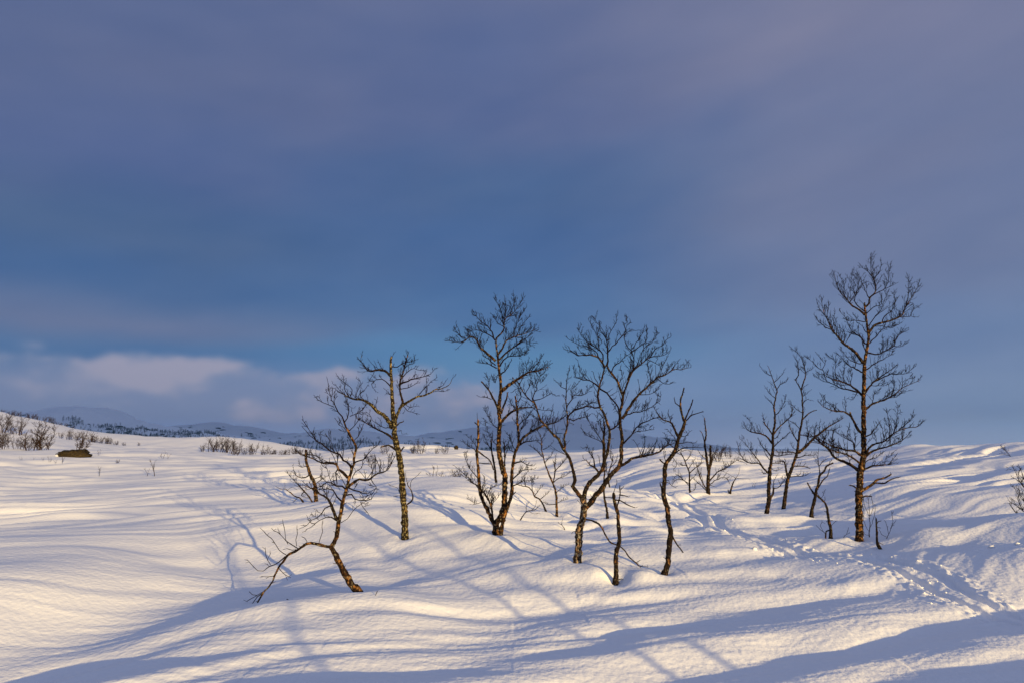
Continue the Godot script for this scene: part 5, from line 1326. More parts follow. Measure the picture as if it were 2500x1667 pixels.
	tree("dead_birch", "thin arching dead stem with a stub at its foot left of the tall birch", "tree", "bare birches on the snow", 5.524, 12.2, .9, .7, [
		["trunk", .0278, .0113, -.002, -.027, 0, .011, .161, 0, -.005, .299, 0, -.021, .455, 0, -.047, .594, 0, -.096, .664, 0, -.163, .725, 0, -.248, .795, 0],
		["dead", .0077, .004, -.001, .317, 0, .067, .332, -.017],
		["dead", .0059, .0031, -.021, .334, 0, -.049, .288, -.023],
		["dead", .0059, .0022, -.021, .455, 0, -.081, .474, .017],
		["dead", .0141, .0104, -.089, -.014, 0, -.054, .14, -.036, -.005, .156, -.041],
		["sparse", .0059, .0013, -.073, .098, -.027, -.167, .162, .003, -.223, .215, .017],
		["sparse", .004, .0013, -.108, .125, -.016, -.174, .234, .03, -.153, .29, .069],
		["dead", .0059, .0031, -.07, .646, 0, -.039, .732, -.017],
		["sparse", .004, .0013, .005, .196, 0, .06, .246, -.015, .109, .286, -.038],
	])
	tree("tall_birch", "tallest birch with a straight golden trunk and full feathery crown", "tree", "bare birches on the snow", 5.862, 11.9, 1.35, 1, [
		["trunk", .0593, .0468, -.002, -.028, 0, .028, .248, 0, .039, .501, 0, .059, .756, 0, .096, 1.012, 0, .115, 1.15, 0, .164, 1.322, 0],
		["stem", .0432, .0146, .164, 1.322, 0, .201, 1.495, -.011, .222, 1.705, -.02, .241, 1.915, -.026, .262, 2.145, -.03, .282, 2.376, -.034, .301, 2.591, -.04, .332, 2.808, -.048, .364, 3.026, -.061, .427, 3.247, -.078, .477, 3.432, -.094, .495, 3.582, -.106, .49, 3.77, -.12, .483, 3.958, -.133, .492, 4.129, -.141],
		["branch", .0128, .0012, .493, 4.053, -.137, .574, 4.114, -.16, .612, 4.231, -.178, .73, 4.333, -.212, .789, 4.46, -.27, .81, 4.642, -.388, .857, 4.851, -.519, .923, 5.112, -.607],
		["branch", .0066, .0012, .714, 4.302, -.203, .811, 4.346, -.189, .889, 4.395, -.153, .912, 4.509, -.076, .907, 4.717, -.001, .945, 4.808, .01],
		["branch", .0048, .0012, .889, 4.395, -.153, .981, 4.434, -.078, 1.047, 4.468, -.061],
		["branch", .0057, .0012, .81, 4.619, -.374, .881, 4.745, -.258, .881, 4.958, -.19],
		["branch", .0048, .0012, .812, 4.689, -.421, .724, 4.814, -.452, .636, 4.94, -.484],
		["branch", .0066, .0012, .609, 4.211, -.176, .495, 4.366, -.11, .417, 4.502, -.045, .299, 4.608, .06],
		["branch", .0146, .0012, .472, 3.902, -.13, .392, 3.998, -.145, .258, 4.094, -.158, .201, 4.193, -.177, .134, 4.295, -.213, .084, 4.481, -.276, .068, 4.682, -.312],
		["branch", .0066, .0012, .229, 4.134, -.167, .367, 4.355, -.226, .382, 4.572, -.337, .428, 4.776, -.379],
		["branch", .0048, .0012, .15, 4.294, -.209, .161, 4.447, -.132, .038, 4.623, -.079],
		["branch", .0084, .0012, .473, 3.977, -.134, .388, 4.084, -.199, .361, 4.231, -.27, .472, 4.413, -.314, .546, 4.717, -.377],
		["branch", .0075, .0012, .483, 3.788, -.122, .293, 3.785, -.054, .136, 3.791, -.031, .039, 3.878, -.004, -.05, 3.943, .041],
		["branch", .0066, .0012, .467, 3.582, -.106, .416, 3.697, -.131, .351, 3.779, -.171],
		["branch", .0102, .0012, .459, 3.358, -.088, .395, 3.392, -.066, .302, 3.498, -.044, .155, 3.564, .006, .045, 3.675, .102, -.031, 3.792, .165],
		["branch", .0075, .0012, .406, 3.192, -.074, .351, 3.425, -.044, .269, 3.565, -.004, .29, 3.674, .007],
		["branch", .0218, .0012, .359, 3.008, -.06, .246, 3.148, -.022, .09, 3.265, .057, -.079, 3.341, .159, -.236, 3.448, .28, -.382, 3.556, .384, -.473, 3.703, .453, -.547, 3.839, .483, -.594, 4.044, .523],
		["branch", .0075, .0012, -.382, 3.556, .384, -.528, 3.581, .441, -.644, 3.68, .481, -.719, 3.764, .505],
		["branch", .0057, .0012, -.373, 3.556, .384, -.304, 3.759, .343, -.276, 3.871, .319],
		["branch", .0057, .0012, -.103, 3.356, .174, -.024, 3.546, .112, -.104, 3.651, .033],
		["branch", .0048, .0012, -.492, 3.737, .461, -.47, 3.887, .513, -.518, 3.994, .596],
		["branch", .0048, .0012, -.528, 3.788, .472, -.633, 3.901, .53, -.682, 3.981, .573],
		["branch", .0111, .0012, .337, 2.853, -.052, .203, 2.937, -.077, .12, 2.996, -.119, .039, 3.111, -.159, -.056, 3.223, -.172],
		["branch", .0075, .0012, .305, 3.025, -.05, .097, 3.05, .046, -.033, 3.132, .105, -.13, 3.236, .137],
		["branch", .0066, .0012, .188, 2.938, -.083, .18, 3.057, -.013, .077, 3.195, .035],
		["branch", .0164, .0021, .279, 2.448, -.036, .196, 2.579, -.117, .094, 2.673, -.153, -.057, 2.729, -.17, -.168, 2.767, -.198, -.279, 2.847, -.263, -.363, 2.871, -.317],
		["branch", .0066, .0012, -.279, 2.847, -.263, -.308, 2.935, -.225, -.466, 3.022, -.185, -.633, 3.137, -.075],
		["branch", .0048, .0012, -.317, 2.935, -.225, -.272, 3.043, -.207, -.402, 3.2, -.137],
		["branch", .0102, .0021, .254, 2.503, -.067, .098, 2.578, -.103, .003, 2.583, -.166, -.085, 2.665, -.275, -.176, 2.726, -.347, -.28, 2.756, -.376, -.333, 2.841, -.389],
		["branch", .0057, .0012, -.088, 2.747, -.177, -.09, 2.917, -.226, -.051, 3.089, -.281, -.179, 3.221, -.304],
		["branch", .0057, .0012, .026, 2.691, -.16, .059, 2.859, -.202, .102, 3.045, -.226],
		["branch", .0048, .0012, .124, 2.654, -.144, .125, 2.775, -.09, .091, 2.915, -.035],
		["branch", .0057, .0012, .206, 2.522, -.076, .146, 2.399, -.117, .082, 2.421, -.168],
		["dead", .0218, .0146, .205, 1.81, -.023, .136, 1.862, -.001, .078, 1.949, .022, -.035, 2.086, .13, -.075, 2.163, .168],
		["branch", .0137, .0012, -.037, 2.094, .135, -.162, 2.172, .152, -.327, 2.17, .202, -.476, 2.201, .267, -.595, 2.251, .306, -.664, 2.337, .32],
		["branch", .0057, .0012, -.127, 2.155, .147, -.141, 2.292, .199, -.177, 2.378, .214],
		["branch", .0057, .0012, -.327, 2.17, .202, -.348, 2.296, .117, -.417, 2.369, .086],
		["branch", .0057, .0012, -.576, 2.243, .301, -.592, 2.335, .351, -.655, 2.419, .39],
		["branch", .0146, .0039, .173, 1.409, -.005, .033, 1.496, .042, -.099, 1.514, .064, -.242, 1.548, .076, -.369, 1.583, .091, -.524, 1.652, .133, -.644, 1.721, .18, -.724, 1.789, .214],
		["branch", .0111, .0012, .154, 1.426, .001, .114, 1.443, -.021, .062, 1.547, -.043, .064, 1.652, -.067, -.008, 1.705, -.129, -.085, 1.777, -.219, -.121, 1.831, -.248],
		["branch", .0057, .0012, .061, 1.565, -.046, .137, 1.705, -.099, .148, 1.812, -.141],
		["branch", .0057, .0012, -.008, 1.705, -.129, .002, 1.829, -.095, .037, 1.934, -.076],
		["branch", .0128, .003, .126, 1.288, 0, .074, 1.323, .021, -.05, 1.393, .088, -.192, 1.446, .174, -.352, 1.482, .259, -.474, 1.516, .306, -.585, 1.55, .328, -.692, 1.618, .348, -.85, 1.652, .402],
		["branch", .0236, .0057, .09, 1.167, 0, .065, 1.2, -.032, .005, 1.267, -.114, -.09, 1.335, -.202, -.161, 1.369, -.236, -.235, 1.439, -.258, -.262, 1.51, -.267, -.352, 1.599, -.292, -.441, 1.707, -.361, -.487, 1.761, -.415],
		["branch", .0066, .0012, -.39, 1.574, .097, -.396, 1.721, .133, -.373, 1.876, .181],
		["branch", .0066, .0012, -.542, 1.635, .133, -.504, 1.79, .151, -.526, 1.911, .178],
		["branch", .0066, .0012, .005, 1.267, -.114, -.032, 1.372, -.094, -.11, 1.425, -.072],
		["branch", .0164, .0021, .196, 1.374, -.003, .232, 1.426, .003, .325, 1.496, .021, .443, 1.548, .071, .549, 1.583, .138, .66, 1.635, .198, .771, 1.703, .226, .876, 1.806, .241],
		["branch", .0146, .0021, .196, 1.392, -.001, .259, 1.566, .091, .319, 1.635, .187, .395, 1.669, .309, .449, 1.753, .412, .548, 1.836, .491, .7, 1.886, .528, .821, 1.902, .555, .891, 1.984, .607],
		["branch", .0084, .0012, .443, 1.719, .386, .425, 1.853, .471, .376, 2.02, .524, .324, 2.186, .583],
		["branch", .0075, .0012, .454, 1.736, .399, .539, 1.904, .457, .56, 2.106, .481, .543, 2.256, .533],
		["branch", .0066, .0012, .548, 1.836, .491, .677, 1.953, .521, .766, 2.069, .561, .763, 2.169, .595],
		["branch", .0057, .0012, .407, 1.686, .322, .376, 1.822, .336, .338, 1.94, .362],
		["branch", .0057, .0012, .755, 1.686, .223, .724, 1.789, .263, .759, 1.873, .305],
		["branch", .0066, .0021, .188, 1.288, 0, .247, 1.357, .015, .307, 1.366, .035, .384, 1.393, .059, .454, 1.462, .07, .523, 1.497, .077],
		["branch", .0128, .0048, .171, 1.184, 0, .28, 1.247, .069, .398, 1.265, .112, .513, 1.274, .126, .593, 1.292, .157],
		["branch", .0048, .0012, .48, 1.274, .123, .468, 1.361, .157, .552, 1.429, .174, .592, 1.481, .203],
		["branch", .0039, .0012, .528, 1.278, .13, .592, 1.36, .154, .645, 1.43, .193],
		["branch", .0093, .0012, .224, 1.722, -.021, .37, 1.793, -.054, .499, 1.882, -.116, .625, 2.009, -.199],
		["branch", .0057, .0012, .209, 1.583, -.014, .271, 1.652, .014, .327, 1.722, .052],
		["dead", .0253, .0111, .089, .816, 0, .241, .89, -.046, .395, .954, -.13, .478, 1.003, -.178, .629, 1.036, -.222, .772, 1.105, -.246],
		["dead", .0146, .0048, .42, .961, -.142, .547, .956, -.083, .622, 1.01, -.051, .803, 1.071, -.019],
		["dead", .0146, .0093, .081, .713, 0, .147, .751, .048, .232, .745, .084],
		["dead", .0146, .0075, .056, .841, 0, -.033, .912, .033, -.131, .931, .076],
		["dead", .0057, .003, .038, .824, 0, -.016, .831, -.031],
		["branch", .0146, .0012, .275, 2.198, -.031, .406, 2.304, -.011, .542, 2.356, .01, .663, 2.406, .056, .742, 2.473, .117, .841, 2.571, .206, .925, 2.62, .25, 1.086, 2.687, .284],
		["branch", .0057, .0012, .663, 2.406, .056, .826, 2.426, .023, .958, 2.535, -.006],
		["branch", .0057, .0012, .692, 2.423, .071, .842, 2.609, -.043, .864, 2.793, -.087],
		["branch", .0048, .0012, .829, 2.563, .195, .863, 2.708, .25, .988, 2.74, .281],
		["branch", .0066, .0012, .406, 2.304, -.011, .494, 2.451, -.087, .663, 2.584, -.182],
		["branch", .0128, .0039, .3, 2.483, -.037, .395, 2.639, .028, .465, 2.709, .041, .57, 2.794, .091, .639, 2.857, .17, .722, 2.936, .255],
		["branch", .0093, .0012, .465, 2.709, .041, .617, 2.778, .067, .744, 2.828, .103, .846, 2.821, .173, .92, 2.833, .232, 1.037, 2.933, .286],
		["branch", .0057, .0012, .509, 2.752, .066, .515, 2.899, .112, .44, 2.968, .13],
		["branch", .0057, .0012, .38, 2.622, .02, .6, 2.646, -.054, .707, 2.649, -.085, .849, 2.705, -.106],
		["branch", .0084, .0012, .35, 2.898, -.053, .553, 3.014, -.114, .682, 3.09, -.139, .841, 3.165, -.152, .953, 3.242, -.179],
		["branch", .0111, .0012, .424, 3.228, -.076, .589, 3.202, -.153, .729, 3.227, -.206, .881, 3.287, -.24, 1.029, 3.383, -.261, 1.102, 3.52, -.304, 1.323, 3.65, -.412],
		["branch", .0057, .0012, 1.026, 3.364, -.259, 1.153, 3.35, -.291, 1.314, 3.454, -.361],
		["branch", .0057, .0012, .73, 3.246, -.206, .839, 3.381, -.25, .854, 3.524, -.326],
		["branch", .0084, .0012, .47, 3.377, -.09, .607, 3.49, -.107, .732, 3.608, -.154, .918, 3.711, -.21, 1.041, 3.769, -.223],
		["branch", .0164, .0012, .493, 3.563, -.104, .615, 3.696, -.127, .747, 3.758, -.158, .926, 3.804, -.211, 1.115, 3.872, -.274, 1.262, 3.957, -.323, 1.352, 4.098, -.361, 1.474, 4.256, -.387, 1.59, 4.413, -.401, 1.671, 4.553, -.419],
		["branch", .0066, .0012, 1.187, 3.905, -.299, 1.368, 3.931, -.384, 1.545, 3.939, -.428],
		["branch", .0048, .0012, 1.457, 3.944, -.406, 1.497, 4.059, -.36, 1.593, 4.109, -.325],
		["branch", .0066, .0012, 1.378, 4.137, -.368, 1.473, 4.4, -.427, 1.536, 4.695, -.525],
		["branch", .0075, .0012, .791, 3.769, -.171, .833, 3.883, -.129, .966, 3.987, -.087, .959, 4.116, .011, .897, 4.278, .115],
		["branch", .0075, .0012, .49, 3.694, -.115, .63, 3.87, -.058, .668, 3.948, .019, .674, 4.084, .164, .721, 4.252, .234],
		["branch", .0075, .0012, .484, 3.92, -.13, .58, 4.034, -.042, .673, 4.068, .062, .686, 4.209, .093],
		["branch", .0057, .0012, .636, 3.697, -.131, .737, 3.689, -.083, .847, 3.642, -.024, 1.016, 3.746, .013],
	])
	tree("birch_sapling", "upright feathery sapling right beside the trunk of the tall birch", "sapling", "", 6.095, 12, .9, .8, [
		["trunk", .0076, .0013, -.001, -.015, 0, .018, .23, 0, .018, .451, 0, .055, .69, 0],
		["sparse", .004, .0011, .012, .145, 0, .118, .31, -.044, .207, .505, -.151],
		["sparse", .004, .0011, .004, .094, 0, -.06, .228, -.019, -.017, .441, -.103, -.016, .542, -.125],
		["sparse", .0031, .0011, .019, .349, 0, -.021, .483, -.021, -.013, .653, -.045],
		["sparse", .0031, .0011, .016, .315, 0, .039, .495, .101, .014, .668, .142],
		["sparse", .0031, .0011, .002, .027, 0, -.064, .039, -.039, -.067, .154, -.066],
	])
	tree("dead_stick", "short dark broken stick standing right of the tall birch", "stick", "", 5.853, 11.2, .3, .3, [
		["trunk", .0222, .0087, .006, -.028, 0, -.041, .097, 0, -.036, .255, 0, -.043, .366, 0, -.034, .477, 0],
		["dead", .0071, .0037, -.039, .374, 0, .004, .419, -.02, .061, .416, -.05],
		["dead", .0045, .0029, -.026, .334, 0, .033, .325, -.011],
		["dead", .0071, .002, -.04, .11, 0, .056, .079, -.017],
	])
	tree("birch_sapling", "thin single-stemmed sapling beyond the broken stick by the tall birch", "sapling", "", 6.169, 11.6, .8, .6, [
		["trunk", .0047, .001, -.004, -.013, 0, .072, .15, 0, .116, .281, 0, .139, .446, 0],
		["sparse", .003, .001, .081, .167, 0, .137, .284, .024],
		["sparse", .003, .001, .041, .085, 0, .002, .169, .022, -.027, .255, .058],
		["sparse", .003, .001, .011, .028, 0, -.09, .073, .038, -.109, .124, .049],
	])
	tree("twig", "small forked twig lying on the snow left of the tall birch", "twig", "", 5.66, 12, .5, .4, [
		["bough", .004, .0013, -.009, -.01, 0, .057, .067, 0, .119, .076, 0],
		["sparse", .0031, .0011, .048, .059, 0, .058, .113, .023],
	])
	tree("twig", "tiny twig poking up from the snow right of the foot of the bent birch", "twig", "", -1.457, 7.6, .2, .2, [
		["bough", .0025, .0008, -.003, -.008, 0, .005, .023, 0, .015, .049, 0],
	])
	tree("birch_shrub", "arching leafless shrub leaning in from the right edge", "shrub", "", 9.736, 13.2, 1, 1, [
		["trunk", .0185, .0048, .003, -.036, 0, -.038, .057, 0, -.112, .114, 0, -.196, .215, 0, -.274, .316, 0, -.35, .431, 0],
		["branch", .0079, .0018, -.196, .215, 0, -.209, .286, -.012, -.184, .271, -.018],
		["branch", .0094, .0018, -.002, -.014, 0, -.066, .234, .045, -.149, .308, .08, -.288, .46, .183, -.397, .653, .301, -.474, .769, .336],
		["branch", .0079, .0018, -.157, .324, .093, -.205, .363, .054, -.248, .418, .021],
		["branch", .0094, .0018, 0, 0, 0, .085, .277, -.111, .085, .475, -.179, .03, .577, -.192, .033, .708, -.216],
		["branch", .0094, .0018, 0, 0, 0, -.193, .456, .308, -.265, .658, .377, -.338, .772, .397, -.46, .944, .451, -.598, 1.103, .558],
		["branch", .0071, .0018, -.338, .772, .397, -.39, .855, .362, -.463, .925, .324],
		["branch", .0079, .0018, -.247, .63, .368, -.293, .83, .422, -.367, .945, .462, -.459, 1.103, .553],
		["branch", .0079, .0018, 0, 0, 0, .09, .289, .023, .105, .582, .087, .09, .8, .121],
		["branch", .0079, .0018, .056, .217, .017, .191, .401, -.015, .274, .573, -.04],
	])
	tree("twig", "dark twig lying flat on the snow between bent birch and its fallen branch tip", "twig", "", -2.284, 7.3, .2, .2, [
		["bough", .0024, .0008, -.023, .008, 0, 0, .004, 0, .025, -.002, 0],
	])
	# birches behind the camera, whose shadows reach into the foreground
	var broken: Node3D = get_node("broken_birch")
	again(broken, "knobbly birch behind the camera whose shadow crosses the right foreground", 9.6, -6.4, 1.0, 1.2)
	again(broken, "knobbly birch behind the camera whose shadow crosses the middle foreground", 8.3, -5.3, 2.6, 1.1)
	again(broken, "knobbly birch behind the camera whose shadow falls left of the bent birch", 6.6, -7.4, 0.6, 1.2)


# ---------------------------------------------------------------- shrubs
func shrub(kind: String) -> Node3D:
	var o := Node3D.new()
	rng.seed = hash(kind)
	var b := Buf.new()
	var tb := Buf.new()
	var stems := 7
	var spread := 0.55
	if kind.begins_with("tall"):
		stems = 4
		spread = 0.32
	elif kind.begins_with("sprig"):
		stems = 2
		spread = 0.3
	elif kind.begins_with("fir"):
		stems = 1
		spread = 0.05
	elif kind.begins_with("round"):
		stems = 9
		spread = 0.75
	for k in stems:      # about one metre tall; scaled where it stands
		var ang := rng.randf() * TAU
		var dir := Vector3(cos(ang) * spread * rng.randf(), 1.0, sin(ang) * spread * rng.randf()).normalized()
		var p := Vector3(cos(ang), 0, sin(ang)) * 0.05 * minf(stems - 1, 3)
		p.y = -0.06
		var pts := PackedVector3Array([p])
		var r := 0.017 if kind.begins_with("tall") or kind.begins_with("fir") else 0.011
		var rs := PackedFloat32Array([r])
		var tall := rng.randf_range(0.65, 1.0)
		for s in 18:
			dir = (dir + Vector3(rng.randf_range(-1, 1), rng.randf_range(-0.2, 0.5), rng.randf_range(-1, 1)) * 0.17).normalized()
			p += dir * tall / 18.0
			pts.append(p)
			rs.append(lerpf(r, 0.004, (s + 1) / 18.0))
			if s > 2 and rng.randf() < (0.42 if kind.begins_with("sprig") else 0.55):
				for q in (1 if kind.begins_with("sprig") else 2):
					var out := Vector3(rng.randf_range(-1, 1), rng.randf_range(-0.2, 0.5), rng.randf_range(-1, 1)).normalized()
					var size := rng.randf_range(0.12, 0.30)
					if kind.begins_with("fir"):
						size = 0.52 * (1.0 - s / 21.0) * rng.randf_range(0.7, 1.1)
					twig(tb, p, (dir * 0.6 + out * 0.8).normalized(), size, minf(rs[-1] * 0.8, 0.0065), 2)
		tube(b, pts, rs, 5, 0.15)
	var st := commit(b, "stem", shrub_mat, o)
	commit(tb, "twigs", shrub_mat, st).set_meta("kind", "stuff")
	return o


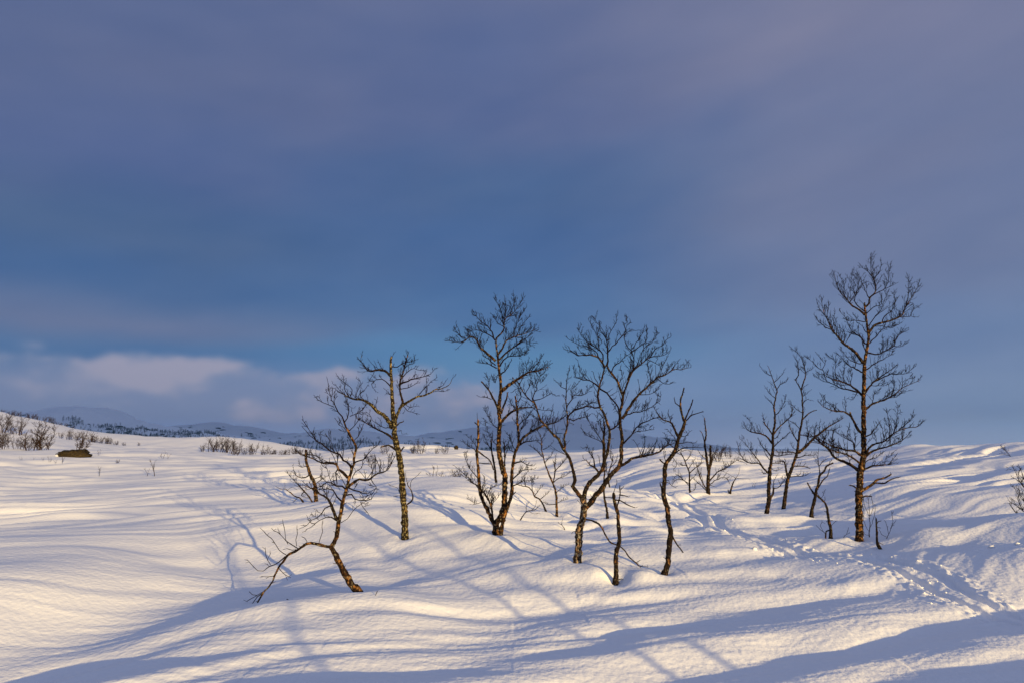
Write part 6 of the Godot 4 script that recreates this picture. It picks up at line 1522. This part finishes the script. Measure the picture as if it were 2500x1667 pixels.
func build_shrubs() -> void:
	var list := [
		[-34.39, 46, 1.21, "bush", "leafless brown bush at the foot of the sunlit hill, first from left in the thicket", "leafless bushes at the foot of the sunlit hill"],
		[-33.66, 46, 1.27, "bush", "leafless brown bush at the foot of the sunlit hill, second from left in the thicket", "leafless bushes at the foot of the sunlit hill"],
		[-32.97, 46, .83, "bush", "leafless brown bush at the foot of the sunlit hill, third from left in the thicket", "leafless bushes at the foot of the sunlit hill"],
		[-32.43, 46, 1.05, "bush", "leafless brown bush at the foot of the sunlit hill, fourth from left in the thicket", "leafless bushes at the foot of the sunlit hill"],
		[-31.88, 46, 1.88, "tall", "leafless brown bush at the foot of the sunlit hill, fifth from left in the thicket", "leafless bushes at the foot of the sunlit hill"],
		[-31.39, 46, 1.1, "bush", "leafless brown bush at the foot of the sunlit hill, sixth from left in the thicket", "leafless bushes at the foot of the sunlit hill"],
		[-31.01, 46, 1.77, "tall", "leafless brown bush at the foot of the sunlit hill, seventh from left in the thicket", "leafless bushes at the foot of the sunlit hill"],
		[-56.44, 76, 2.05, "bush", "leafless shrub halfway up the sunlit hill, first from the left", "leafless bushes at the foot of the sunlit hill"],
		[-55.58, 76, .5, "bush", "leafless shrub halfway up the sunlit hill, second from the left", "leafless bushes at the foot of the sunlit hill"],
		[-54.98, 76, 1.46, "tall", "leafless shrub halfway up the sunlit hill, third from the left", "leafless bushes at the foot of the sunlit hill"],
		[-54.19, 76, 1.82, "tall", "leafless shrub halfway up the sunlit hill, fourth from the left", "leafless bushes at the foot of the sunlit hill"],
		[-30.09, 48, 1.35, "round", "rounded bush standing right behind the brown boulder", ""],
		[-53.76, 82, .79, "bush", "small shrub in the line down the sunlit hill, first from the left", "shrubs in the line descending the sunlit hill"],
		[-52.9, 82, 1.28, "bush", "small shrub in the line down the sunlit hill, second from the left", "shrubs in the line descending the sunlit hill"],
		[-52.01, 82, 1.28, "bush", "small shrub in the line down the sunlit hill, third from the left", "shrubs in the line descending the sunlit hill"],
		[-50.07, 82, 1.08, "bush", "small shrub in the line down the sunlit hill, fourth from the left", "shrubs in the line descending the sunlit hill"],
		[-49.59, 82, 1.18, "bush", "small shrub in the line down the sunlit hill, fifth from the left", "shrubs in the line descending the sunlit hill"],
		[-49.09, 82, .98, "bush", "small shrub in the line down the sunlit hill, sixth from the left", "shrubs in the line descending the sunlit hill"],
		[-48.36, 82, 1.08, "bush", "small shrub in the line down the sunlit hill, seventh from the left", "shrubs in the line descending the sunlit hill"],
		[-47.88, 82, .89, "bush", "small shrub in the line down the sunlit hill, eighth from the left", "shrubs in the line descending the sunlit hill"],
		[-47.06, 82, .69, "bush", "small shrub in the line down the sunlit hill, ninth from the left", "shrubs in the line descending the sunlit hill"],
		[-46.15, 82, .49, "bush", "small shrub in the line down the sunlit hill, tenth from the left", "shrubs in the line descending the sunlit hill"],
		[-44.29, 82, .44, "bush", "small shrub in the line down the sunlit hill, eleventh from the left", "shrubs in the line descending the sunlit hill"],
		[-82.54, 111, .67, "bush", "tiny bare tree on the skyline of the sunlit hill, first from the left", "tiny trees along the skyline of the sunlit hill"],
		[-81.66, 111, .6, "bush", "tiny bare tree on the skyline of the sunlit hill, second from the left", "tiny trees along the skyline of the sunlit hill"],
		[-80.86, 111, .87, "bush", "tiny bare tree on the skyline of the sunlit hill, third from the left", "tiny trees along the skyline of the sunlit hill"],
		[-80.31, 111, .93, "bush", "tiny bare tree on the skyline of the sunlit hill, fourth from the left", "tiny trees along the skyline of the sunlit hill"],
		[-79.77, 111, .8, "bush", "tiny bare tree on the skyline of the sunlit hill, fifth from the left", "tiny trees along the skyline of the sunlit hill"],
		[-78.55, 111, .8, "bush", "tiny bare tree on the skyline of the sunlit hill, sixth from the left", "tiny trees along the skyline of the sunlit hill"],
		[-77.81, 111, .93, "bush", "tiny bare tree on the skyline of the sunlit hill, seventh from the left", "tiny trees along the skyline of the sunlit hill"],
		[-77.26, 111, .87, "bush", "tiny bare tree on the skyline of the sunlit hill, eighth from the left", "tiny trees along the skyline of the sunlit hill"],
		[-76.58, 111, .8, "bush", "tiny bare tree on the skyline of the sunlit hill, ninth from the left", "tiny trees along the skyline of the sunlit hill"],
		[-75.71, 111, .8, "bush", "tiny bare tree on the skyline of the sunlit hill, tenth from the left", "tiny trees along the skyline of the sunlit hill"],
		[-74.96, 111, 1.13, "bush", "tiny bare tree on the skyline of the sunlit hill, eleventh from the left", "tiny trees along the skyline of the sunlit hill"],
		[-74.34, 111, 1, "bush", "tiny bare tree on the skyline of the sunlit hill, twelfth from the left", "tiny trees along the skyline of the sunlit hill"],
		[-73.53, 111, .6, "bush", "tiny bare tree on the skyline of the sunlit hill, thirteenth from the left", "tiny trees along the skyline of the sunlit hill"],
		[-72.92, 111, .53, "bush", "tiny bare tree on the skyline of the sunlit hill, fourteenth from the left", "tiny trees along the skyline of the sunlit hill"],
		[-72.04, 111, .6, "bush", "tiny bare tree on the skyline of the sunlit hill, fifteenth from the left", "tiny trees along the skyline of the sunlit hill"],
		[-71.03, 111, .53, "bush", "tiny bare tree on the skyline of the sunlit hill, sixteenth from the left", "tiny trees along the skyline of the sunlit hill"],
		[-26.31, 44, .48, "sprig", "little upright sprig just right of the brown boulder", ""],
		[-22.2, 44, .63, "sprig", "pair of stiff dark shoots standing on the far edge of the left snowfield", ""],
		[-21.89, 44, .42, "sprig", "short forked shoot right of the stiff pair on the far edge of the left snowfield", ""],
		[-18.39, 31, .5, "sprig", "lone thin seedling on the open left snowfield below the boulder", ""],
		[-15.43, 30, .97, "fir", "seedling birch with upswept branches alone on the left snowfield", ""],
		[-15.98, 30.5, .4, "sprig", "small shoot leaning left beside the upswept seedling birch", ""],
		[-21.63, 38, .27, "bush", "tiny half-buried bush on the left snowfield between boulder and seedling", ""],
		[-26.28, 37, .31, "sprig", "thin sprig in the snow before the boulder, first from the left", "sprigs before the thicket and boulder"],
		[-25.6, 37, .2, "sprig", "thin sprig in the snow before the boulder, second from the left", "sprigs before the thicket and boulder"],
		[-25.07, 37, .24, "sprig", "thin sprig in the snow before the boulder, third from the left", "sprigs before the thicket and boulder"],
		[-24.72, 37, .44, "sprig", "thin sprig in the snow before the boulder, fourth from the left", "sprigs before the thicket and boulder"],
		[-24.38, 37, .27, "sprig", "thin sprig in the snow before the boulder, fifth from the left", "sprigs before the thicket and boulder"],
		[-24.07, 37, .53, "sprig", "thin sprig in the snow before the boulder, sixth from the left", "sprigs before the thicket and boulder"],
		[-32.84, 73, .83, "bush", "leafless bush on the low sunlit mound, first from the left", "bushes on the low sunlit mound"],
		[-32.29, 74, 1.64, "tall", "leafless bush on the low sunlit mound, second from the left", "bushes on the low sunlit mound"],
		[-31.38, 73, 1.31, "bush", "leafless bush on the low sunlit mound, third from the left", "bushes on the low sunlit mound"],
		[-31.24, 74, 1.55, "tall", "leafless bush on the low sunlit mound, fourth from the left", "bushes on the low sunlit mound"],
		[-30.76, 74, 1.78, "tall", "leafless bush on the low sunlit mound, fifth from the left", "bushes on the low sunlit mound"],
		[-29.91, 73, 1.58, "bush", "leafless bush on the low sunlit mound, sixth from the left", "bushes on the low sunlit mound"],
		[-26.46, 66, .99, "round", "leafless bush on the low sunlit mound, seventh from the left", "bushes on the low sunlit mound"],
		[-29.49, 74, 1.55, "tall", "leafless bush on the low sunlit mound, eighth from the left", "bushes on the low sunlit mound"],
		[-28.34, 73, .88, "bush", "leafless bush on the low sunlit mound, ninth from the left", "bushes on the low sunlit mound"],
		[-27.46, 73, .96, "bush", "leafless bush on the low sunlit mound, tenth from the left", "bushes on the low sunlit mound"],
		[-28.35, 76, 1.32, "tall", "leafless bush on the low sunlit mound, eleventh from the left", "bushes on the low sunlit mound"],
		[-27.17, 76, 1.09, "tall", "leafless bush on the low sunlit mound, twelfth from the left", "bushes on the low sunlit mound"],
		[-22.97, 64, .69, "bush", "low bush left of the bent birch crown, first in its line from left", "bushes on the low sunlit mound"],
		[-22.35, 64, .81, "bush", "low bush left of the bent birch crown, second in its line from left", "bushes on the low sunlit mound"],
		[-22.18, 64, .54, "bush", "low bush left of the bent birch crown, third in its line from left", "bushes on the low sunlit mound"],
		[-21.72, 64, .69, "bush", "low bush left of the bent birch crown, fourth in its line from left", "bushes on the low sunlit mound"],
		[-21.27, 64, .73, "bush", "low bush left of the bent birch crown, fifth in its line from left", "bushes on the low sunlit mound"],
		[-20.78, 64, .81, "bush", "low bush left of the bent birch crown, sixth in its line from left", "bushes on the low sunlit mound"],
		[-20.29, 64, 1, "bush", "low bush left of the bent birch crown, seventh in its line from left", "bushes on the low sunlit mound"],
		[-19.95, 64, .77, "bush", "low bush left of the bent birch crown, eighth in its line from left", "bushes on the low sunlit mound"],
		[-19.49, 64, .77, "bush", "low bush left of the bent birch crown, ninth in its line from left", "bushes on the low sunlit mound"],
		[-18.93, 64, .54, "bush", "low bush left of the bent birch crown, tenth in its line from left", "bushes on the low sunlit mound"],
		[-7.11, 35, .63, "bush", "slim upright bush on the slope between the bent birch and the lichen birch", ""],
		[-8.47, 46, .72, "bush", "thin shrub on the middle rise beside the lichen birch trunk, first from left", "shrubs on the middle rise"],
		[-6.68, 46, .55, "bush", "thin shrub on the middle rise beside the lichen birch trunk, second from left", "shrubs on the middle rise"],
		[-6.53, 46, .39, "bush", "thin shrub on the middle rise beside the lichen birch trunk, third from left", "shrubs on the middle rise"],
		[-6.18, 46, 1.05, "bush", "thin shrub on the middle rise beside the lichen birch trunk, fourth from left", "shrubs on the middle rise"],
		[-4.99, 46, .41, "bush", "thin shrub on the middle rise beside the lichen birch trunk, fifth from left", "shrubs on the middle rise"],
		[-4.46, 46, .61, "bush", "thin shrub on the middle rise beside the lichen birch trunk, sixth from left", "shrubs on the middle rise"],
		[-2.77, 25, 1.26, "fir", "small round bare tree behind the crest of the near snow mound", ""],
		[-2.28, 25, .84, "bush", "low spreading bush right of the small round tree behind the mound", ""],
		[10.57, 36, .95, "bush", "bare bush on the far crest right of the dead-topped pole birch", ""],
		[11.57, 37, .67, "bush", "smaller leaning bush on the far crest, right of the other crest bush", ""],
		[8.7, 25, .33, "sprig", "very thin sprig alone between the curved stump and the slim birch", ""],
		[18.76, 26, .72, "fir", "leafless bush on the right hillside near the picture edge", ""],
		[24.45, 42, .23, "bush", "tiny bush on the skyline of the right hillside", ""],
		[27.53, 40.5, .12, "bush", "pair of tiny twigs on the skyline of the right hillside", ""]
	]
	var kinds := {}
	for k in ["bush0", "bush1", "bush2", "tall0", "tall1", "tall2", "round0", "sprig0", "sprig1", "sprig2", "fir0", "fir1"]:
		kinds[k] = shrub(k)
	var at := 0
	for s in list:
		var count := 3
		if s[3] == "round":
			count = 1
		elif s[3] == "fir":
			count = 2
		var proto: Node3D = kinds[s[3] + str(at % count)]
		rng.seed = 100 + at
		at += 1
		var o: Node3D = proto.duplicate()
		o.name = numbered("seedling" if s[3] == "sprig" else "shrub")
		o.position = Vector3(s[0], ground(s[0], s[1]) - 0.02, -s[1])
		o.rotation.y = rng.randf() * TAU
		var size: float = s[2] * 1.12
		o.scale = Vector3(size, size, size) * Vector3(rng.randf_range(0.85, 1.15), 1.0, rng.randf_range(0.85, 1.15))
		tag(o, s[4], "seedling" if s[3] == "sprig" else "shrub", s[5])
		add_child(o)
	for k in kinds:
		kinds[k].free()


# ---------------------------------------------------------------- boulders and lumps of snow
func boulder(called: String, label: String, x: float, f: float, size: Vector3, s: int) -> void:
	var o := Node3D.new()
	o.name = numbered(called)
	o.position = Vector3(x, ground(x, f), -f)
	tag(o, label, "boulder")
	add_child(o)
	var b := Buf.new()
	ball(b, Vector3(0, size.y * 0.25, 0), size, 26, 48, 0.26, s)
	var m := bark(120 + s, Color(0.016, 0.012, 0.008), Color(0.055, 0.038, 0.017), Color(0.075, 0.058, 0.028), 0.55, 0.62)
	m.uv1_scale = Vector3.ONE * 0.9
	commit(b, "stone", m, o)
	b = Buf.new()
	ball(b, Vector3(-size.x * 0.95, -size.y * 0.15, 0.0), Vector3(size.x * 0.34, size.y * 0.6, size.z * 0.8), 14, 26, 0.12, s + 1)
	ball(b, Vector3(size.x * 0.1, size.y * 1.0, -size.z * 0.55), Vector3(size.x * 0.6, size.y * 0.22, size.z * 0.4), 14, 26, 0.2, s + 3)
	commit(b, "snow_cap", snow_mat, o)


func build_small_things() -> void:
	rng.seed = 77
	boulder("boulder", "long low brown boulder capped with snow at the edge of the left snowfield", -26.6, 42.0, Vector3(0.92, 0.37, 0.6), 5)
	boulder("boulder", "small dark boulder on the middle rise left of the many-stemmed birch", -4.05, 50.0, Vector3(0.16, 0.22, 0.16), 9)
	# lumps of snow thrown up beside the track
	var where := [[8.55, 9.75, 0.05, "largest snow lump beside the lower ski track"], [9.05, 9.7, 0.035, "snow lump right of the largest one beside the track"], [6.93, 10.2, 0.032, "snow lump on the near side of the ski track below the tall birch"], [9.0, 8.35, 0.045, "flattened snow lump in the ski track near the right edge"], [7.35, 10.25, 0.03, "snow lump above the ski track below the broken stick"], [3.9, 11.35, 0.03, "lone round snow lump left of the ski track"], [9.75, 9.55, 0.028, "small snow lump farthest right of the ski track lumps"]]
	for s in where:
		var b := Buf.new()
		ball(b, Vector3.ZERO, Vector3(1.2, 0.85, 1.0) * s[2], 10, 14, 0.4, int(s[0] * 10.0))
		var o := commit(b, numbered("snow_lump"), snow_mat, self)
		o.position = Vector3(s[0], ground(s[0], s[1]) + s[2] * 0.35, -s[1])
		tag(o, s[3], "snow lump", "snow lumps along the ski track")
	var b := Buf.new()
	ball(b, Vector3.ZERO, Vector3(1.1, 0.8, 1.0), 6, 8, 0.4, 2)
	var places := []
	for k in 300:
		var seg := rng.randi_range(1, track.size() - 1)
		var p: Vector2 = track[seg - 1].lerp(track[seg], rng.randf())
		var n := (track[seg] - track[seg - 1]).orthogonal().normalized()
		p += n * rng.randfn(0.0, 0.33)
		if n_mask.get_noise_2d(p.x * 0.9, p.y * 0.9) < -0.05:
			continue
		var s := 0.005 + 0.013 * pow(rng.randf(), 3.0)
		places.append(Transform3D(Basis(Vector3.UP, rng.randf() * TAU).scaled(Vector3.ONE * s), Vector3(p.x, ground(p.x, p.y) + s * 0.3, -p.y)))
	scatter("snow_crumbs", "crumbs of snow strewn along the ski track", mesh_of(b), snow_mat, places)
